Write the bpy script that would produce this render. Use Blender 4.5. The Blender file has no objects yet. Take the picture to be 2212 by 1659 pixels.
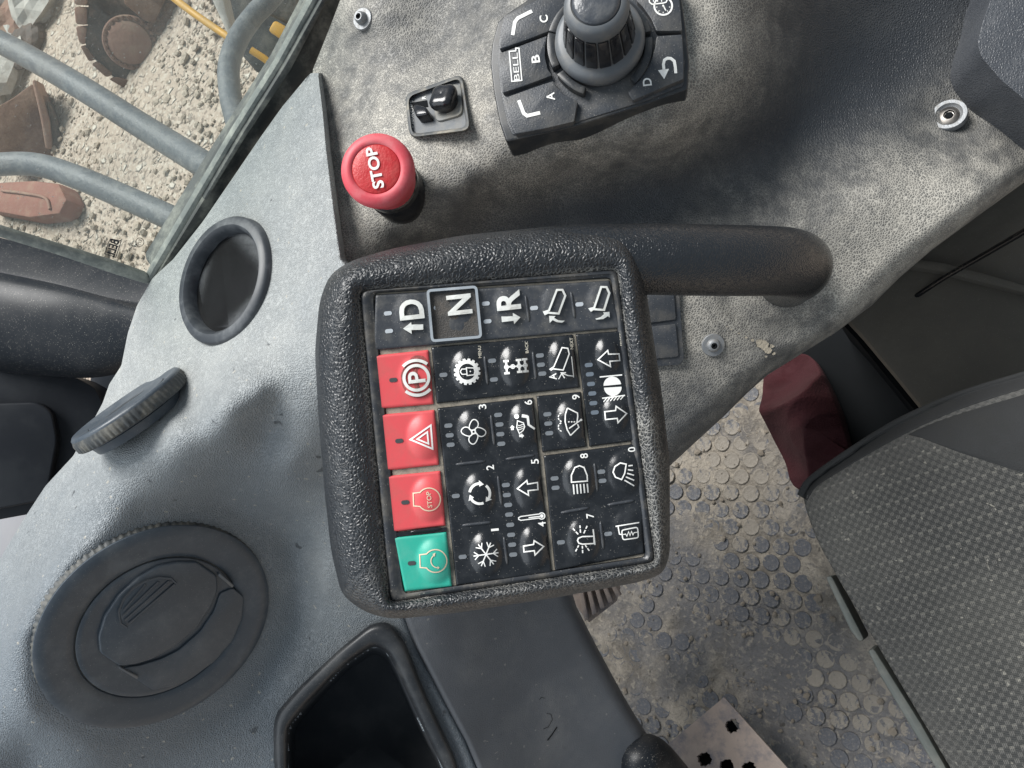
import bpy, bmesh, math, random
import numpy as np
from mathutils import Vector, Matrix, noise
from mathutils.geometry import tessellate_polygon
random.seed(7); RNG = np.random.default_rng(7)
sc = bpy.context.scene
col = sc.collection
# ------------------------------------------------------------------ frame of reference
# The cab was surveyed from the photograph in a tilted survey frame (metres, origin at the lens).
# UP is gravity in that frame; every finished thing is turned upright and lifted at the end.
F = 1659.0
UP = Vector((-.515, .18, .838)).normalized()
EYE_H = 3.05                                       # lens height above the yard
_x = (Vector((1, 0, 0)) - UP * UP.x).normalized(); _y = UP.cross(_x)
UPRIGHT = Matrix.Translation((0, 0, EYE_H)) @ Matrix((_x, _y, UP)).to_4x4()

# ------------------------------------------------------------------ camera
cam = bpy.data.cameras.new('camera'); cam_o = bpy.data.objects.new('camera', cam)
col.objects.link(cam_o); sc.camera = cam_o
cam.sensor_fit = 'HORIZONTAL'; cam.sensor_width = 36.0; cam.lens = 36.0 * F / 2212.0
cam.clip_start = .01; cam.clip_end = 400
cam_o.matrix_world = UPRIGHT

# ------------------------------------------------------------------ light
world = bpy.data.worlds.new('World'); sc.world = world; world.use_nodes = True
wn = world.node_tree.nodes; bg = wn.get('Background')
bg.inputs[0].default_value = (.74, .87, 1.0, 1); bg.inputs[1].default_value = .28
sun = bpy.data.lights.new('sun', 'SUN'); sun.energy = 4.0; sun.angle = math.radians(32); sun.color = (1, .985, .96)
sun_o = bpy.data.objects.new('sun', sun); col.objects.link(sun_o)
SUN_FROM = Vector((-.68, .54, .48)).normalized()
sun_o.rotation_euler = (UPRIGHT.to_3x3() @ SUN_FROM).to_track_quat('Z', 'Y').to_euler()
# daylight entering by the windscreen, a lamp of the windscreen's size where the windscreen stands
wl = bpy.data.lights.new('windscreen_light', 'AREA'); wl.shape = 'RECTANGLE'; wl.size = 1.3; wl.size_y = .7; wl.energy = 3.6; wl.color = (.88, .94, 1)
wl_o = bpy.data.objects.new('windscreen_light', wl); col.objects.link(wl_o)
_p = Vector((-.90, -.34, -.05)); _d = (_p - Vector((-.05, 0, -.45))).normalized()
wl_o.matrix_world = UPRIGHT @ Matrix.Translation(_p) @ _d.to_track_quat('Z', 'Y').to_matrix().to_4x4()
sc.view_settings.view_transform = 'Standard'; sc.view_settings.look = 'None'
sc.view_settings.exposure = 0.55; sc.view_settings.gamma = 1; sc.view_settings.use_curve_mapping = False
sc.cycles.use_denoising = True
sc.cycles.max_bounces = 6; sc.cycles.transparent_max_bounces = 8

# ------------------------------------------------------------------ helpers: survey
def ray(px, py): return Vector(((px - 1106) / F, (829.5 - py) / F, -1))
def P(px, py, d): return ray(px, py) * d
def hz(px, py, h): return -h / UP.dot(ray(px, py))          # depth of the level surface h metres below the lens
def H(px, py, h): return P(px, py, hz(px, py, h))
class Pl:
    def __init__(s, p, n):
        s.p = Vector(p); s.n = Vector(n).normalized()
    def hit(s, px, py, lift=0.0):
        r = ray(px, py); t = (s.p + s.n * lift).dot(s.n) / r.dot(s.n); return r * t
    def depth(s, px, py): return -s.hit(px, py).z
def c1(x, y): return (669.6 + .2474 * x, 475.2 + .2474 * y)
def c2(x, y): return (1026.1 + .22787 * x, 540.0 + .22787 * y)
def c3(x, y): return (669.6 + .27996 * x, 885.7 + .27996 * y)
def c4(x, y): return (1026.1 + .26042 * x, 864.1 + .26042 * y)
def c6(x, y): return (1026.1 + .21973 * x, .21973 * y)
def cs(x, y): return (702.0 + .3335 * x, .3335 * y)
def L(c, *pts): return [c(*p) for p in pts]

class TPS:                                                    # smooth surface through measured points
    def __init__(s, pts, smooth=0.0):
        a = np.array(pts, float); s.xy = a[:, :2] / 1000; z = a[:, 2]; n = len(a)
        K = s.k(np.linalg.norm(s.xy[:, None] - s.xy[None], axis=2)) + smooth * np.eye(n)
        Q = np.hstack([np.ones((n, 1)), s.xy]); A = np.zeros((n + 3, n + 3))
        A[:n, :n] = K; A[:n, n:] = Q; A[n:, :n] = Q.T
        s.w = np.linalg.solve(A, np.concatenate([z, np.zeros(3)])); s.n = n
    @staticmethod
    def k(r): return np.where(r > 1e-9, r * r * np.log(np.maximum(r, 1e-9)), 0)
    def __call__(s, px, py):
        q = np.stack([np.asarray(px, float), np.asarray(py, float)], -1).reshape(-1, 2) / 1000
        o = s.k(np.linalg.norm(q[:, None] - s.xy[None], axis=2)) @ s.w[:s.n] + s.w[s.n] + q @ s.w[s.n + 1:]
        return o if len(o) > 1 else float(o[0])
def interp(tab, v):
    a = np.array(tab, float); return float(np.interp(v, a[:, 0], a[:, 1]))

# ------------------------------------------------------------------ helpers: objects
ORG = {}; TOPS = []
def finish(o, label, cat, group=None, kind=None):
    if label: o['label'] = label
    if cat: o['category'] = cat
    if group: o['group'] = group
    if kind: o['kind'] = kind
    return o
def thing(name, base, label, cat, group=None):
    o = bpy.data.objects.new(name, None); o.empty_display_size = .02; col.objects.link(o)
    o.location = base; ORG[o] = Vector(base); TOPS.append(o)
    return finish(o, label, cat, group)
def obj(name, verts, faces, mat, parent=None, smooth=True, base=None, flat_angle=None):
    vs = np.array([tuple(v) for v in verts], float)
    b = Vector(base) if base is not None else Vector(vs.mean(0))
    me = bpy.data.meshes.new(name)
    me.from_pydata([tuple(v) for v in (vs - np.array(b))], [], [tuple(f) for f in faces])
    me.validate(); me.update()
    if smooth: me.polygons.foreach_set('use_smooth', [True] * len(me.polygons))
    if flat_angle is not None: me.set_sharp_from_angle(angle=math.radians(flat_angle))
    if mat is not None: me.materials.append(mat)
    o = bpy.data.objects.new(name, me); col.objects.link(o); ORG[o] = b
    if parent is not None:
        o.parent = parent; o.location = b - ORG[parent]
    else:
        o.location = b; TOPS.append(o)
    return o
def bobj(name, bm, mat, parent=None, smooth=True, flat_angle=None):
    bm.verts.ensure_lookup_table(); bm.verts.index_update()
    v = [x.co.copy() for x in bm.verts]; f = [[q.index for q in p.verts] for p in bm.faces]
    bm.free(); return obj(name, v, f, mat, parent, smooth, None, flat_angle)
def basis(n):
    n = Vector(n).normalized(); a = Vector((0, 1, 0)) if abs(n.y) < .9 else Vector((1, 0, 0))
    e1 = a.cross(n).normalized(); return e1, n.cross(e1), n

def grid_faces(nr, nc, wrap=False):
    f = []
    for i in range(nr - 1):
        for j in range(nc if wrap else nc - 1):
            k = (j + 1) % nc
            f.append((i * nc + j, (i + 1) * nc + j, (i + 1) * nc + k, i * nc + k))
    return f
def lathe_geo(c, n, prof, seg=48, wob=None):
    e1, e2, n = basis(n); v = []
    for r, h in prof:
        for k in range(seg):
            a = 2 * math.pi * k / seg; q = r if wob is None else r * wob(a, r, h)
            v.append(Vector(c) + e1 * (q * math.cos(a)) + e2 * (q * math.sin(a)) + n * h)
    f = [tuple(reversed(x)) for x in grid_faces(len(prof), seg, True)]
    if prof[0][0] > 0: f.append(tuple(range(seg))[::-1])
    if prof[-1][0] > 0: f.append(tuple((len(prof) - 1) * seg + k for k in range(seg)))
    return v, f
def lathe(name, c, n, prof, mat, parent=None, seg=48, wob=None, flat_angle=40, smooth=True):
    v, f = lathe_geo(c, n, prof, seg, wob)
    return obj(name, v, f, mat, parent, smooth, None, flat_angle)
def smooth_path(pts, k=6):
    a = np.array([tuple(p) for p in pts], float); a = np.vstack([2 * a[0] - a[1], a, 2 * a[-1] - a[-2]]); o = []
    for i in range(1, len(a) - 2):
        for t in np.arange(k) / k:
            p0, p1, p2, p3 = a[i - 1:i + 3]
            o.append(.5 * (2 * p1 + (p2 - p0) * t + (2 * p0 - 5 * p1 + 4 * p2 - p3) * t * t + (3 * p1 - p0 - 3 * p2 + p3) * t ** 3))
    o.append(a[-2]); return np.array(o)
def tube_geo(pts, rad, seg=20, k=6, cap=True):
    q = smooth_path([tuple(p) + (r,) for p, r in zip(pts, rad)], k); v = []; up = None
    for i in range(len(q)):
        t = Vector(q[min(i + 1, len(q) - 1)][:3] - q[max(i - 1, 0)][:3]).normalized()
        if up is None: up = basis(t)[0]
        up = (up - t * up.dot(t)).normalized(); w = t.cross(up)
        for s in range(seg):
            a = 2 * math.pi * s / seg
            v.append(Vector(q[i][:3]) + (up * math.cos(a) + w * math.sin(a)) * q[i][3])
    f = grid_faces(len(q), seg, True)
    if cap: f += [tuple(range(seg)), tuple((len(q) - 1) * seg + s for s in range(seg))[::-1]]
    return v, f
def tube(name, pts, rad, mat, parent=None, seg=20, k=6):
    if not hasattr(rad, '__len__'): rad = [rad] * len(pts)
    v, f = tube_geo(pts, rad, seg, k); return obj(name, v, f, mat, parent, True, None, 60)
def slab_geo(top, n, thick, bevel=0.0, bseg=2):
    bm = bmesh.new(); n = Vector(n).normalized()
    f = bm.faces.new([bm.verts.new(p) for p in top]); f.normal_update()
    if f.normal.dot(n) < 0: f.normal_flip()
    r = bmesh.ops.extrude_face_region(bm, geom=[f])
    nv = [g for g in r['geom'] if isinstance(g, bmesh.types.BMVert)]
    # extruded copy is the top, the source stays as the bottom
    for v in bm.verts:
        if v not in nv: v.co -= n * thick
    f2 = [g for g in r['geom'] if isinstance(g, bmesh.types.BMFace)][0]
    bmesh.ops.recalc_face_normals(bm, faces=bm.faces)
    if bevel > 0:
        ed = list(f2.edges) + [e for e in bm.edges if len(e.link_faces) == 2 and abs((e.verts[0].co - e.verts[1].co).normalized().dot(n)) > .9 and e.calc_face_angle(0) > .5]
        bmesh.ops.bevel(bm, geom=list(set(ed)), offset=bevel, segments=bseg, profile=.5, affect='EDGES', clamp_overlap=True)
    return bm
def slab(name, poly, plane, thick, mat, parent=None, lift=0.0, bevel=0.0, bseg=2, flat_angle=35):
    bm = slab_geo([plane.hit(x, y, lift) for x, y in poly], plane.n, thick, bevel, bseg)
    return bobj(name, bm, mat, parent, True, flat_angle)
def round_poly(poly, r, k=5):
    o = []; n = len(poly)
    for i in range(n):
        p0, p1, p2 = (np.array(poly[(i + j) % n], float) for j in (-1, 0, 1))
        a = p0 - p1; b = p2 - p1; la, lb = np.linalg.norm(a), np.linalg.norm(b); q = min(r, la * .45, lb * .45)
        s, e = p1 + a / la * q, p1 + b / lb * q
        for t in np.linspace(0, 1, k): o.append(tuple((1 - t) ** 2 * s + 2 * t * (1 - t) * p1 + t * t * e))
    return o
def inside(poly, x, y):
    c = False; n = len(poly); j = n - 1
    for i in range(n):
        xi, yi = poly[i]; xj, yj = poly[j]
        if (yi > y) != (yj > y) and x < (xj - xi) * (y - yi) / (yj - yi) + xi: c = not c
        j = i
    return c
def arc(cx, cy, r, a0, a1, n=14, ry=None):
    ry = r if ry is None else ry
    return [(cx + r * math.cos(math.radians(a)), cy + ry * math.sin(math.radians(a))) for a in np.linspace(a0, a1, n)]

# ------------------------------------------------------------------ helpers: flat print (strokes, fills, lettering) in picture units
class Print:
    def __init__(s): s.v = []; s.f = []
    def quadstrip(s, a, b):
        o = len(s.v); s.v += a + b; n = len(a)
        s.f += [(o + i, o + i + 1, o + n + i + 1, o + n + i) for i in range(n - 1)]
    def stroke(s, pts, w, closed=False, step=7):
        p = [np.array(q, float) for q in pts]
        if closed: p = p + [p[0]]
        q = [p[0]]
        for a, b in zip(p, p[1:]):
            n = max(1, int(np.linalg.norm(b - a) / step))
            q += [a + (b - a) * (i + 1) / n for i in range(n)]
        A, B = [], []; m = len(q)
        for i in range(m):
            pr = q[i - 1] if i else (q[-2] if closed else None); nx = q[i + 1] if i < m - 1 else (q[1] if closed else None)
            d = [x / (np.linalg.norm(x) + 1e-9) for x in ([q[i] - pr] if pr is not None else []) + ([nx - q[i]] if nx is not None else [])]
            t = sum(d); t = t / (np.linalg.norm(t) + 1e-9); nrm = np.array([-t[1], t[0]])
            k = 1 / max(.45, abs(np.dot(nrm, np.array([-d[0][1], d[0][0]]))))
            A.append(tuple(q[i] + nrm * w / 2 * k)); B.append(tuple(q[i] - nrm * w / 2 * k))
        s.quadstrip(A, B); return s
    def fill(s, poly):
        o = len(s.v); s.v += [tuple(p) for p in poly]
        s.f += [tuple(o + i for i in t) for t in tessellate_polygon([[Vector((p[0], p[1], 0)) for p in poly]])]; return s
    def disc(s, c, r, n=16): return s.fill(arc(c[0], c[1], r, 0, 360 - 360 / n, n))
    def text(s, t, c, cap, width=None, e1=(-.11, -.994), bold=0.0, mirror=False):
        tv, tf = lettering(t, bold); x0, y0 = tv.min(0); x1, y1 = tv.max(0)
        k = cap / (y1 - y0); kx = (width / (x1 - x0)) if width else k
        e1 = np.array(e1) / np.linalg.norm(e1); e2 = np.array([e1[1], -e1[0]])          # reading direction, letter-up
        if mirror: e2 = -e2
        o = len(s.v)
        for x, y in tv:
            q = np.array(c) + e1 * (x - (x0 + x1) / 2) * kx + e2 * (y - (y0 + y1) / 2) * k
            s.v.append(tuple(q))
        s.f += [tuple(o + i for i in f) for f in tf]; return s
    def make(s, name, surf, mat, parent, thick=0.0):
        """surf(px,py) -> point; thick>0 gives raised lettering with side walls"""
        bm = bmesh.new(); vv = [bm.verts.new((x, y, 0)) for x, y in s.v]
        for f in s.f:
            try: bm.faces.new([vv[i] for i in f])
            except ValueError: pass
        bmesh.ops.remove_doubles(bm, verts=bm.verts, dist=.02)
        bmesh.ops.triangulate(bm, faces=bm.faces)
        le = [e for e in bm.edges if e.calc_length() > 9]
        if le: bmesh.ops.subdivide_edges(bm, edges=le, cuts=1); bmesh.ops.triangulate(bm, faces=bm.faces)
        for f in bm.faces:
            f.normal_update()
            if f.normal.z > 0: f.normal_flip()               # picture y points down
        top = [v for v in bm.verts]
        if thick > 0:
            ex = bmesh.ops.extrude_face_region(bm, geom=list(bm.faces), use_keep_orig=True)
            low = set(g for g in ex['geom'] if isinstance(g, bmesh.types.BMVert))
            bmesh.ops.delete(bm, geom=[g for g in ex['geom'] if isinstance(g, bmesh.types.BMFace)], context='FACES_ONLY')
            for v in bm.verts: v.co = surf(v.co.x, v.co.y) + Vector((0, 0, 0 if v in low else thick))
        else:
            for v in bm.verts: v.co = surf(v.co.x, v.co.y)
        return bobj(name, bm, mat, parent, False)
_let = {}
def lettering(t, bold=0.0):
    if (t, bold) in _let: return _let[(t, bold)]
    cu = bpy.data.curves.new('lettering', 'FONT'); cu.body = t; cu.size = 1; cu.offset = bold; cu.resolution_u = 4
    o = bpy.data.objects.new('lettering', cu); me = bpy.data.meshes.new_from_object(o)
    v = np.array([(q.co.x, q.co.y) for q in me.vertices]); f = [tuple(p.vertices) for p in me.polygons]
    bpy.data.objects.remove(o); bpy.data.curves.remove(cu); bpy.data.meshes.remove(me)
    _let[(t, bold)] = (v, f); return v, f

# ------------------------------------------------------------------ helpers: materials
class NT:
    def __init__(s, name):
        s.m = bpy.data.materials.new(name); s.m.use_nodes = True; s.t = s.m.node_tree
        s.b = s.t.nodes.get('Principled BSDF'); s.out = s.t.nodes.get('Material Output')
        s.tc = s.n('ShaderNodeTexCoord').outputs['Object']
    def n(s, ty, ins=None, **kw):
        nd = s.t.nodes.new(ty)
        for k, v in kw.items(): setattr(nd, k, v)
        for k, v in (ins or {}).items():
            if hasattr(v, 'is_output'): s.t.links.new(v, nd.inputs[k])
            else: nd.inputs[k].default_value = v
        return nd
    def noise(s, scale, detail=3, rough=.55, vec=None, dist=0.0, ty='FBM'):
        return s.n('ShaderNodeTexNoise', {'Vector': vec or s.tc, 'Scale': scale, 'Detail': detail, 'Roughness': rough, 'Distortion': dist}).outputs['Fac']
    def ramp(s, v, lo, hi, a=0.0, b=1.0, smooth=True):
        nd = s.n('ShaderNodeMapRange', {0: v, 1: lo, 2: hi, 3: a, 4: b}); nd.interpolation_type = 'SMOOTHSTEP' if smooth else 'LINEAR'
        return nd.outputs[0]
    def math(s, op, a, b=0.0): return s.n('ShaderNodeMath', {0: a, 1: b}, operation=op).outputs[0]
    def mix(s, f, a, b):
        nd = s.n('ShaderNodeMix', {0: f}, data_type='RGBA')
        for k, v in ((6, a), (7, b)):
            if hasattr(v, 'is_output'): s.t.links.new(v, nd.inputs[k])
            else: nd.inputs[k].default_value = (*v, 1)
        return nd.outputs[2]
    def vor(s, scale, feature='F1', out='Distance', vec=None, rnd=1.0):
        nd = s.n('ShaderNodeTexVoronoi', {'Vector': vec or s.tc, 'Scale': scale, 'Randomness': rnd}); nd.feature = feature
        return nd.outputs[out]
    def warp(s, scale, amt):
        nz = s.n('ShaderNodeTexNoise', {'Vector': s.tc, 'Scale': scale, 'Detail': 2}).outputs['Color']
        a = s.n('ShaderNodeVectorMath', {0: nz, 1: (-.5, -.5, -.5)}, operation='ADD').outputs[0]
        a = s.n('ShaderNodeVectorMath', {0: a, 'Scale': amt}, operation='SCALE').outputs[0]
        return s.n('ShaderNodeVectorMath', {0: s.tc, 1: a}, operation='ADD').outputs[0]
    def bump(s, h, dist, strength=1.0, prev=None):
        i = {'Height': h, 'Distance': dist, 'Strength': strength}
        if prev is not None: i['Normal'] = prev
        return s.n('ShaderNodeBump', i).outputs[0]
    def set(s, **kw):
        for k, v in kw.items():
            k = {'color': 'Base Color', 'rough': 'Roughness', 'metal': 'Metallic', 'normal': 'Normal', 'spec': 'Specular IOR Level', 'coat': 'Coat Weight', 'sheen': 'Sheen Weight'}[k]
            if hasattr(v, 'is_output'): s.t.links.new(v, s.b.inputs[k])
            elif isinstance(v, tuple): s.b.inputs[k].default_value = (*v, 1)
            else: s.b.inputs[k].default_value = v
        return s.m

def grain(name, dark, crack, dust, cell=.0013, bump=.0003, crack_amt=.8, crack_w=.16, dust_lo=.5, dust_hi=.75, dust_amt=.7,
          rough=.5, dscale=14, spots=0.0, spec=.5, stretch=None, mask_attr=None, coat=0.0, fine_lo=.45):
    """pebbled plastic or leather; pale dirt sits in the grain's creases and in loose patches"""
    t = NT(name); w = t.warp(1 / cell * .35, cell * 1.1)
    if stretch: w = t.n('ShaderNodeMapping', {'Vector': w, 'Scale': stretch}).outputs[0]
    e = t.vor(1 / cell, 'DISTANCE_TO_EDGE', 'Distance', w)
    ck = t.ramp(e, 0.0, crack_w, 1.0, 0.0)
    big = t.noise(dscale, 4, .62, dist=.4); fine = t.noise(dscale * 9, 3, .6)
    mk = t.ramp(big, dust_lo - .12, dust_hi)
    cm = t.math('MULTIPLY', t.math('MULTIPLY', ck, crack_amt), t.ramp(t.math('ADD', t.math('MULTIPLY', big, .7), t.math('MULTIPLY', fine, .3)), .36, .62))
    tone = t.mix(t.noise(dscale * 3, 4), tuple(c * .82 for c in dark), tuple(min(1, c * 1.18) for c in dark))
    if mask_attr:
        wa = t.n('ShaderNodeAttribute', attribute_name=mask_attr).outputs['Fac']; cm = t.math('MULTIPLY', cm, wa)
    c = t.mix(cm, tone, crack)
    dm = t.math('MULTIPLY', t.math('MULTIPLY', mk, t.ramp(fine, .3, .75, fine_lo, 1.0)), dust_amt)
    if mask_attr: dm = t.math('MULTIPLY', dm, wa)
    c = t.mix(dm, c, dust)
    if spots:
        sp = t.ramp(t.noise(95, 2, .4), .72, .76); c = t.mix(t.math('MULTIPLY', sp, spots), c, (.05, .055, .06))
        sp2 = t.ramp(t.noise(210, 1, .4), .74, .77); c = t.mix(t.math('MULTIPLY', sp2, spots * .7), c, (.5, .46, .38))
    hgt = t.ramp(e, 0.0, .34); hgt = t.math('ADD', hgt, t.math('MULTIPLY', t.noise(1 / cell * .5, 2), .5))
    nb = t.bump(hgt, bump); nb = t.bump(t.noise(40, 3), .0012, .35, nb)
    rg = t.math('ADD', t.math('MULTIPLY', t.math('MAXIMUM', dm, cm), .35), t.math('ADD', rough - .05, t.math('MULTIPLY', fine, .1)))
    if coat: t.b.inputs['Coat Roughness'].default_value = .35
    return t.set(color=c, rough=rg, normal=nb, spec=spec, coat=coat)
def plain(name, c, rough=.45, metal=0.0, dust=None, dust_amt=.35, dscale=60, var=.12, bump=.0, bscale=300, spec=.5, specks=0.0):
    t = NT(name); cc = t.mix(t.noise(dscale * .7, 4), tuple(x * (1 - var) for x in c), tuple(min(1, x * (1 + var)) for x in c))
    rg = t.math('ADD', t.math('MULTIPLY', t.noise(dscale * 2, 3), .14), rough - .07)
    if dust:
        dm = t.math('MULTIPLY', t.ramp(t.noise(dscale, 6, .68, dist=.12), .42, .72), dust_amt); cc = t.mix(dm, cc, dust)
        rg = t.math('ADD', rg, t.math('MULTIPLY', dm, .35))
    if specks:
        sp = t.ramp(t.noise(1500, 1, .3), .73, .76); cc = t.mix(t.math('MULTIPLY', sp, specks), cc, (.55, .52, .46))
    kw = {}
    if bump: kw['normal'] = t.bump(t.noise(bscale, 3), bump)
    return t.set(color=cc, rough=rg, metal=metal, spec=spec, **kw)
# ------------------------------------------------------------------ materials
DUST = (.40, .35, .27)
m_console = grain('console_leather', (.034, .038, .044), (.60, .57, .50), (.41, .385, .335), cell=.0017, bump=.00028, crack_amt=1.0, crack_w=.14, dust_lo=.02, dust_hi=.76, dust_amt=.74, rough=.46, dscale=10, mask_attr='dust')  # masked dust also carries the painted shade of the hollow
m_dash = grain('dash_plastic', (.125, .146, .166), (.34, .36, .37), (.45, .455, .43), cell=.0016, bump=.00045, crack_amt=.25, crack_w=.25, dust_lo=-.25, dust_hi=.75, dust_amt=.74, rough=.42, dscale=6, spots=.75, mask_attr='dust', fine_lo=.78)
m_rim = grain('coarse_black_grain', (.010, .0125, .016), (.40, .39, .36), (.2, .19, .16), cell=.0018, bump=.00030, crack_amt=1.0, crack_w=.10, dust_lo=.4, dust_hi=.8, dust_amt=.4, rough=.38, dscale=30, spec=.6, mask_attr='dust')
m_grip = grain('grip_grain', (.009, .011, .014), (.28, .27, .25), (.2, .19, .16), cell=.0013, bump=.00013, crack_amt=.04, crack_w=.10, dust_lo=.66, dust_hi=.95, dust_amt=.03, rough=.24, dscale=22, spec=.65)
m_lower = grain('lower_dash_plastic', (.070, .076, .086), (.2, .2, .2), (.26, .25, .23), cell=.0011, bump=.00012, crack_amt=.15, dust_lo=.55, dust_hi=.85, dust_amt=.35, rough=.55, dscale=12, spots=.25)
m_arm = grain('armrest_vinyl', (.050, .055, .064), (.2, .2, .2), (.16, .16, .16), cell=.0016, bump=.0002, crack_amt=.2, dust_lo=.6, dust_hi=.9, dust_amt=.2, rough=.42, dscale=12)
m_black = plain('black_plastic', (.017, .020, .024), .38, dust=DUST, dust_amt=.10, dscale=70, specks=.3)
m_blackw = plain('black_plastic_worn', (.034, .039, .047), .44, dust=DUST, dust_amt=.14, dscale=45, bump=.0002, bscale=900, specks=.5)
m_gloss = plain('gloss_black', (.010, .011, .014), .2, dust=DUST, dust_amt=.05, dscale=80)
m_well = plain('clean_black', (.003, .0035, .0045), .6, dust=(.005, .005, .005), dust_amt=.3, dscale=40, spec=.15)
m_binw = plain('bin_black', (.040, .044, .050), .4, dust=(.10, .10, .10), dust_amt=.3, dscale=30, spec=.4)
m_key = plain('key_rubber', (.010, .0115, .014), .22, dust=(.20, .21, .22), dust_amt=.07, dscale=90, specks=.3, bump=.00005, bscale=1500)
m_keyg = plain('key_rubber_grey', (.034, .038, .045), .38, dust=(.20, .185, .155), dust_amt=.22, dscale=110, specks=.4, bump=.0001, bscale=900)
m_red = plain('red_key', (.62, .075, .084), .38, dust=(.30, .10, .08), dust_amt=.35, dscale=80, var=.08)
m_green = plain('green_key', (.026, .36, .265), .38, dust=(.10, .36, .28), dust_amt=.4, dscale=80, var=.08)
m_groove = plain('dusty_groove', (.31, .275, .22), .9, dust=(.09, .085, .078), dust_amt=.7, dscale=160, bump=.0003, bscale=2500)
m_white = plain('white_print', (.80, .80, .77), .5, dust=(.40, .36, .30), dust_amt=.30, dscale=200)
m_whited = plain('raised_white', (.66, .67, .64), .4, dust=(.30, .27, .22), dust_amt=.45, dscale=160)
m_led = plain('lamp_window', (.16, .175, .19), .3, dust=(.28, .28, .28), dust_amt=.3, dscale=120)
m_ledp = plain('lamp_window_pale', (.42, .45, .48), .3, dust=(.28, .28, .28), dust_amt=.4, dscale=120)
m_ledk = plain('lamp_window_dark', (.055, .060, .062), .3)
m_chrome = plain('chrome_trim', (.75, .78, .80), .25, .8, dust=(.2, .2, .2), dust_amt=.3)
m_steel = plain('zinc_steel', (.27, .28, .29), .55, .6, dust=(.3, .28, .25), dust_amt=.5, dscale=220, bump=.0002, bscale=800)
m_stop = plain('stop_red', (.56, .060, .080), .5, dust=(.60, .21, .22), dust_amt=.5, dscale=60, var=.06)
m_stopin = plain('stop_red_worn', (.46, .022, .026), .4, dust=(.5, .12, .1), dust_amt=.3, dscale=140, bump=.00025, bscale=700)
m_knobgrey = plain('knob_grey', (.105, .115, .125), .45, dust=(.30, .265, .21), dust_amt=.30, dscale=70)
m_cap = plain('knob_cap', (.050, .056, .066), .3, dust=(.2, .19, .17), dust_amt=.25, dscale=90, bump=.0005, bscale=160)
m_vent = plain('vent_plastic', (.046, .059, .074), .38, dust=(.20, .21, .215), dust_amt=.30, dscale=32, specks=.25, bump=.00008, bscale=1500)
m_ventd = plain('vent_rim', (.045, .050, .052), .6, dust=(.30, .275, .22), dust_amt=.4, dscale=80)
m_rubber = plain('seal_rubber', (.055, .060, .060), .6, dust=(.34, .34, .30), dust_amt=.75, dscale=35)
m_seal = plain('dusty_seal', (.17, .185, .175), .7, dust=(.42, .43, .38), dust_amt=.9, dscale=60)
m_pillar = plain('pillar_black', (.007, .009, .012), .4, dust=(.20, .19, .18), dust_amt=.04, dscale=26, specks=.8, spec=.25)
m_rail = plain('rail_grey', (.105, .118, .130), .5, dust=(.26, .265, .26), dust_amt=.55, dscale=45, bump=.0010, bscale=220, specks=.3)
m_rust = plain('rusty_steel', (.145, .075, .050), .85, dust=(.30, .20, .145), dust_amt=.75, dscale=7, var=.3, bump=.01, bscale=25)
m_rustl = plain('light_rust', (.27, .155, .115), .85, dust=(.36, .28, .21), dust_amt=.6, dscale=9, var=.25, bump=.006, bscale=30)
m_rustd = plain('dark_greasy_steel', (.050, .036, .030), .7, dust=(.26, .19, .15), dust_amt=.6, dscale=8, var=.3, bump=.008, bscale=20)
m_yellow = plain('machine_yellow', (.62, .33, .035), .5, dust=(.40, .32, .2), dust_amt=.5, dscale=15)
m_truck = plain('grimy_chassis', (.055, .058, .06), .7, dust=(.28, .26, .22), dust_amt=.7, dscale=6, bump=.006, bscale=20)
m_mesh = plain('dusty_black_mesh', (.045, .045, .045), .8, dust=(.3, .27, .23), dust_amt=.55, dscale=10, bump=.004, bscale=60)
m_pale = plain('pale_fabric', (.50, .48, .44), .9, dust=(.3, .26, .22), dust_amt=.5, dscale=8, bump=.01, bscale=12)
m_stone = None
def _stone():
    t = NT('stone'); r = t.n('ShaderNodeObjectInfo').outputs['Random']
    c = t.mix(t.noise(14, 4), (.24, .19, .145), (.56, .49, .40)); c = t.mix(t.ramp(t.noise(5, 2), .45, .6), c, (.40, .33, .26))
    return t.set(color=c, rough=.9, normal=t.bump(t.noise(40, 3), .01))
m_stone = _stone()
def _yard():
    t = NT('yard_ground'); v = t.vor(17, 'F1', 'Color', t.warp(6, .05)); vd = t.vor(17, 'DISTANCE_TO_EDGE', 'Distance', t.warp(6, .05))
    sv = t.n('ShaderNodeSeparateColor', {0: v}).outputs[0]; v2 = t.vor(46, 'F1', 'Color'); s2 = t.n('ShaderNodeSeparateColor', {0: v2}).outputs[0]
    c = t.mix(t.noise(1.6, 5, .65), (.36, .29, .23), (.55, .46, .38))
    c = t.mix(t.math('MULTIPLY', t.ramp(s2, .62, .98), .75), c, (.56, .50, .42)); c = t.mix(t.math('MULTIPLY', t.ramp(s2, .32, .02), .6), c, (.13, .10, .08))
    c = t.mix(t.math('MULTIPLY', t.ramp(sv, .80, .98), t.ramp(vd, .05, .3)), c, (.62, .57, .49))
    h = t.math('ADD', t.math('MULTIPLY', t.ramp(vd, 0, .3), t.ramp(sv, .5, 1)), t.math('MULTIPLY', s2, .5))
    return t.set(color=c, rough=.95, normal=t.bump(h, .03, .9))
m_yard = _yard()
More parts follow.
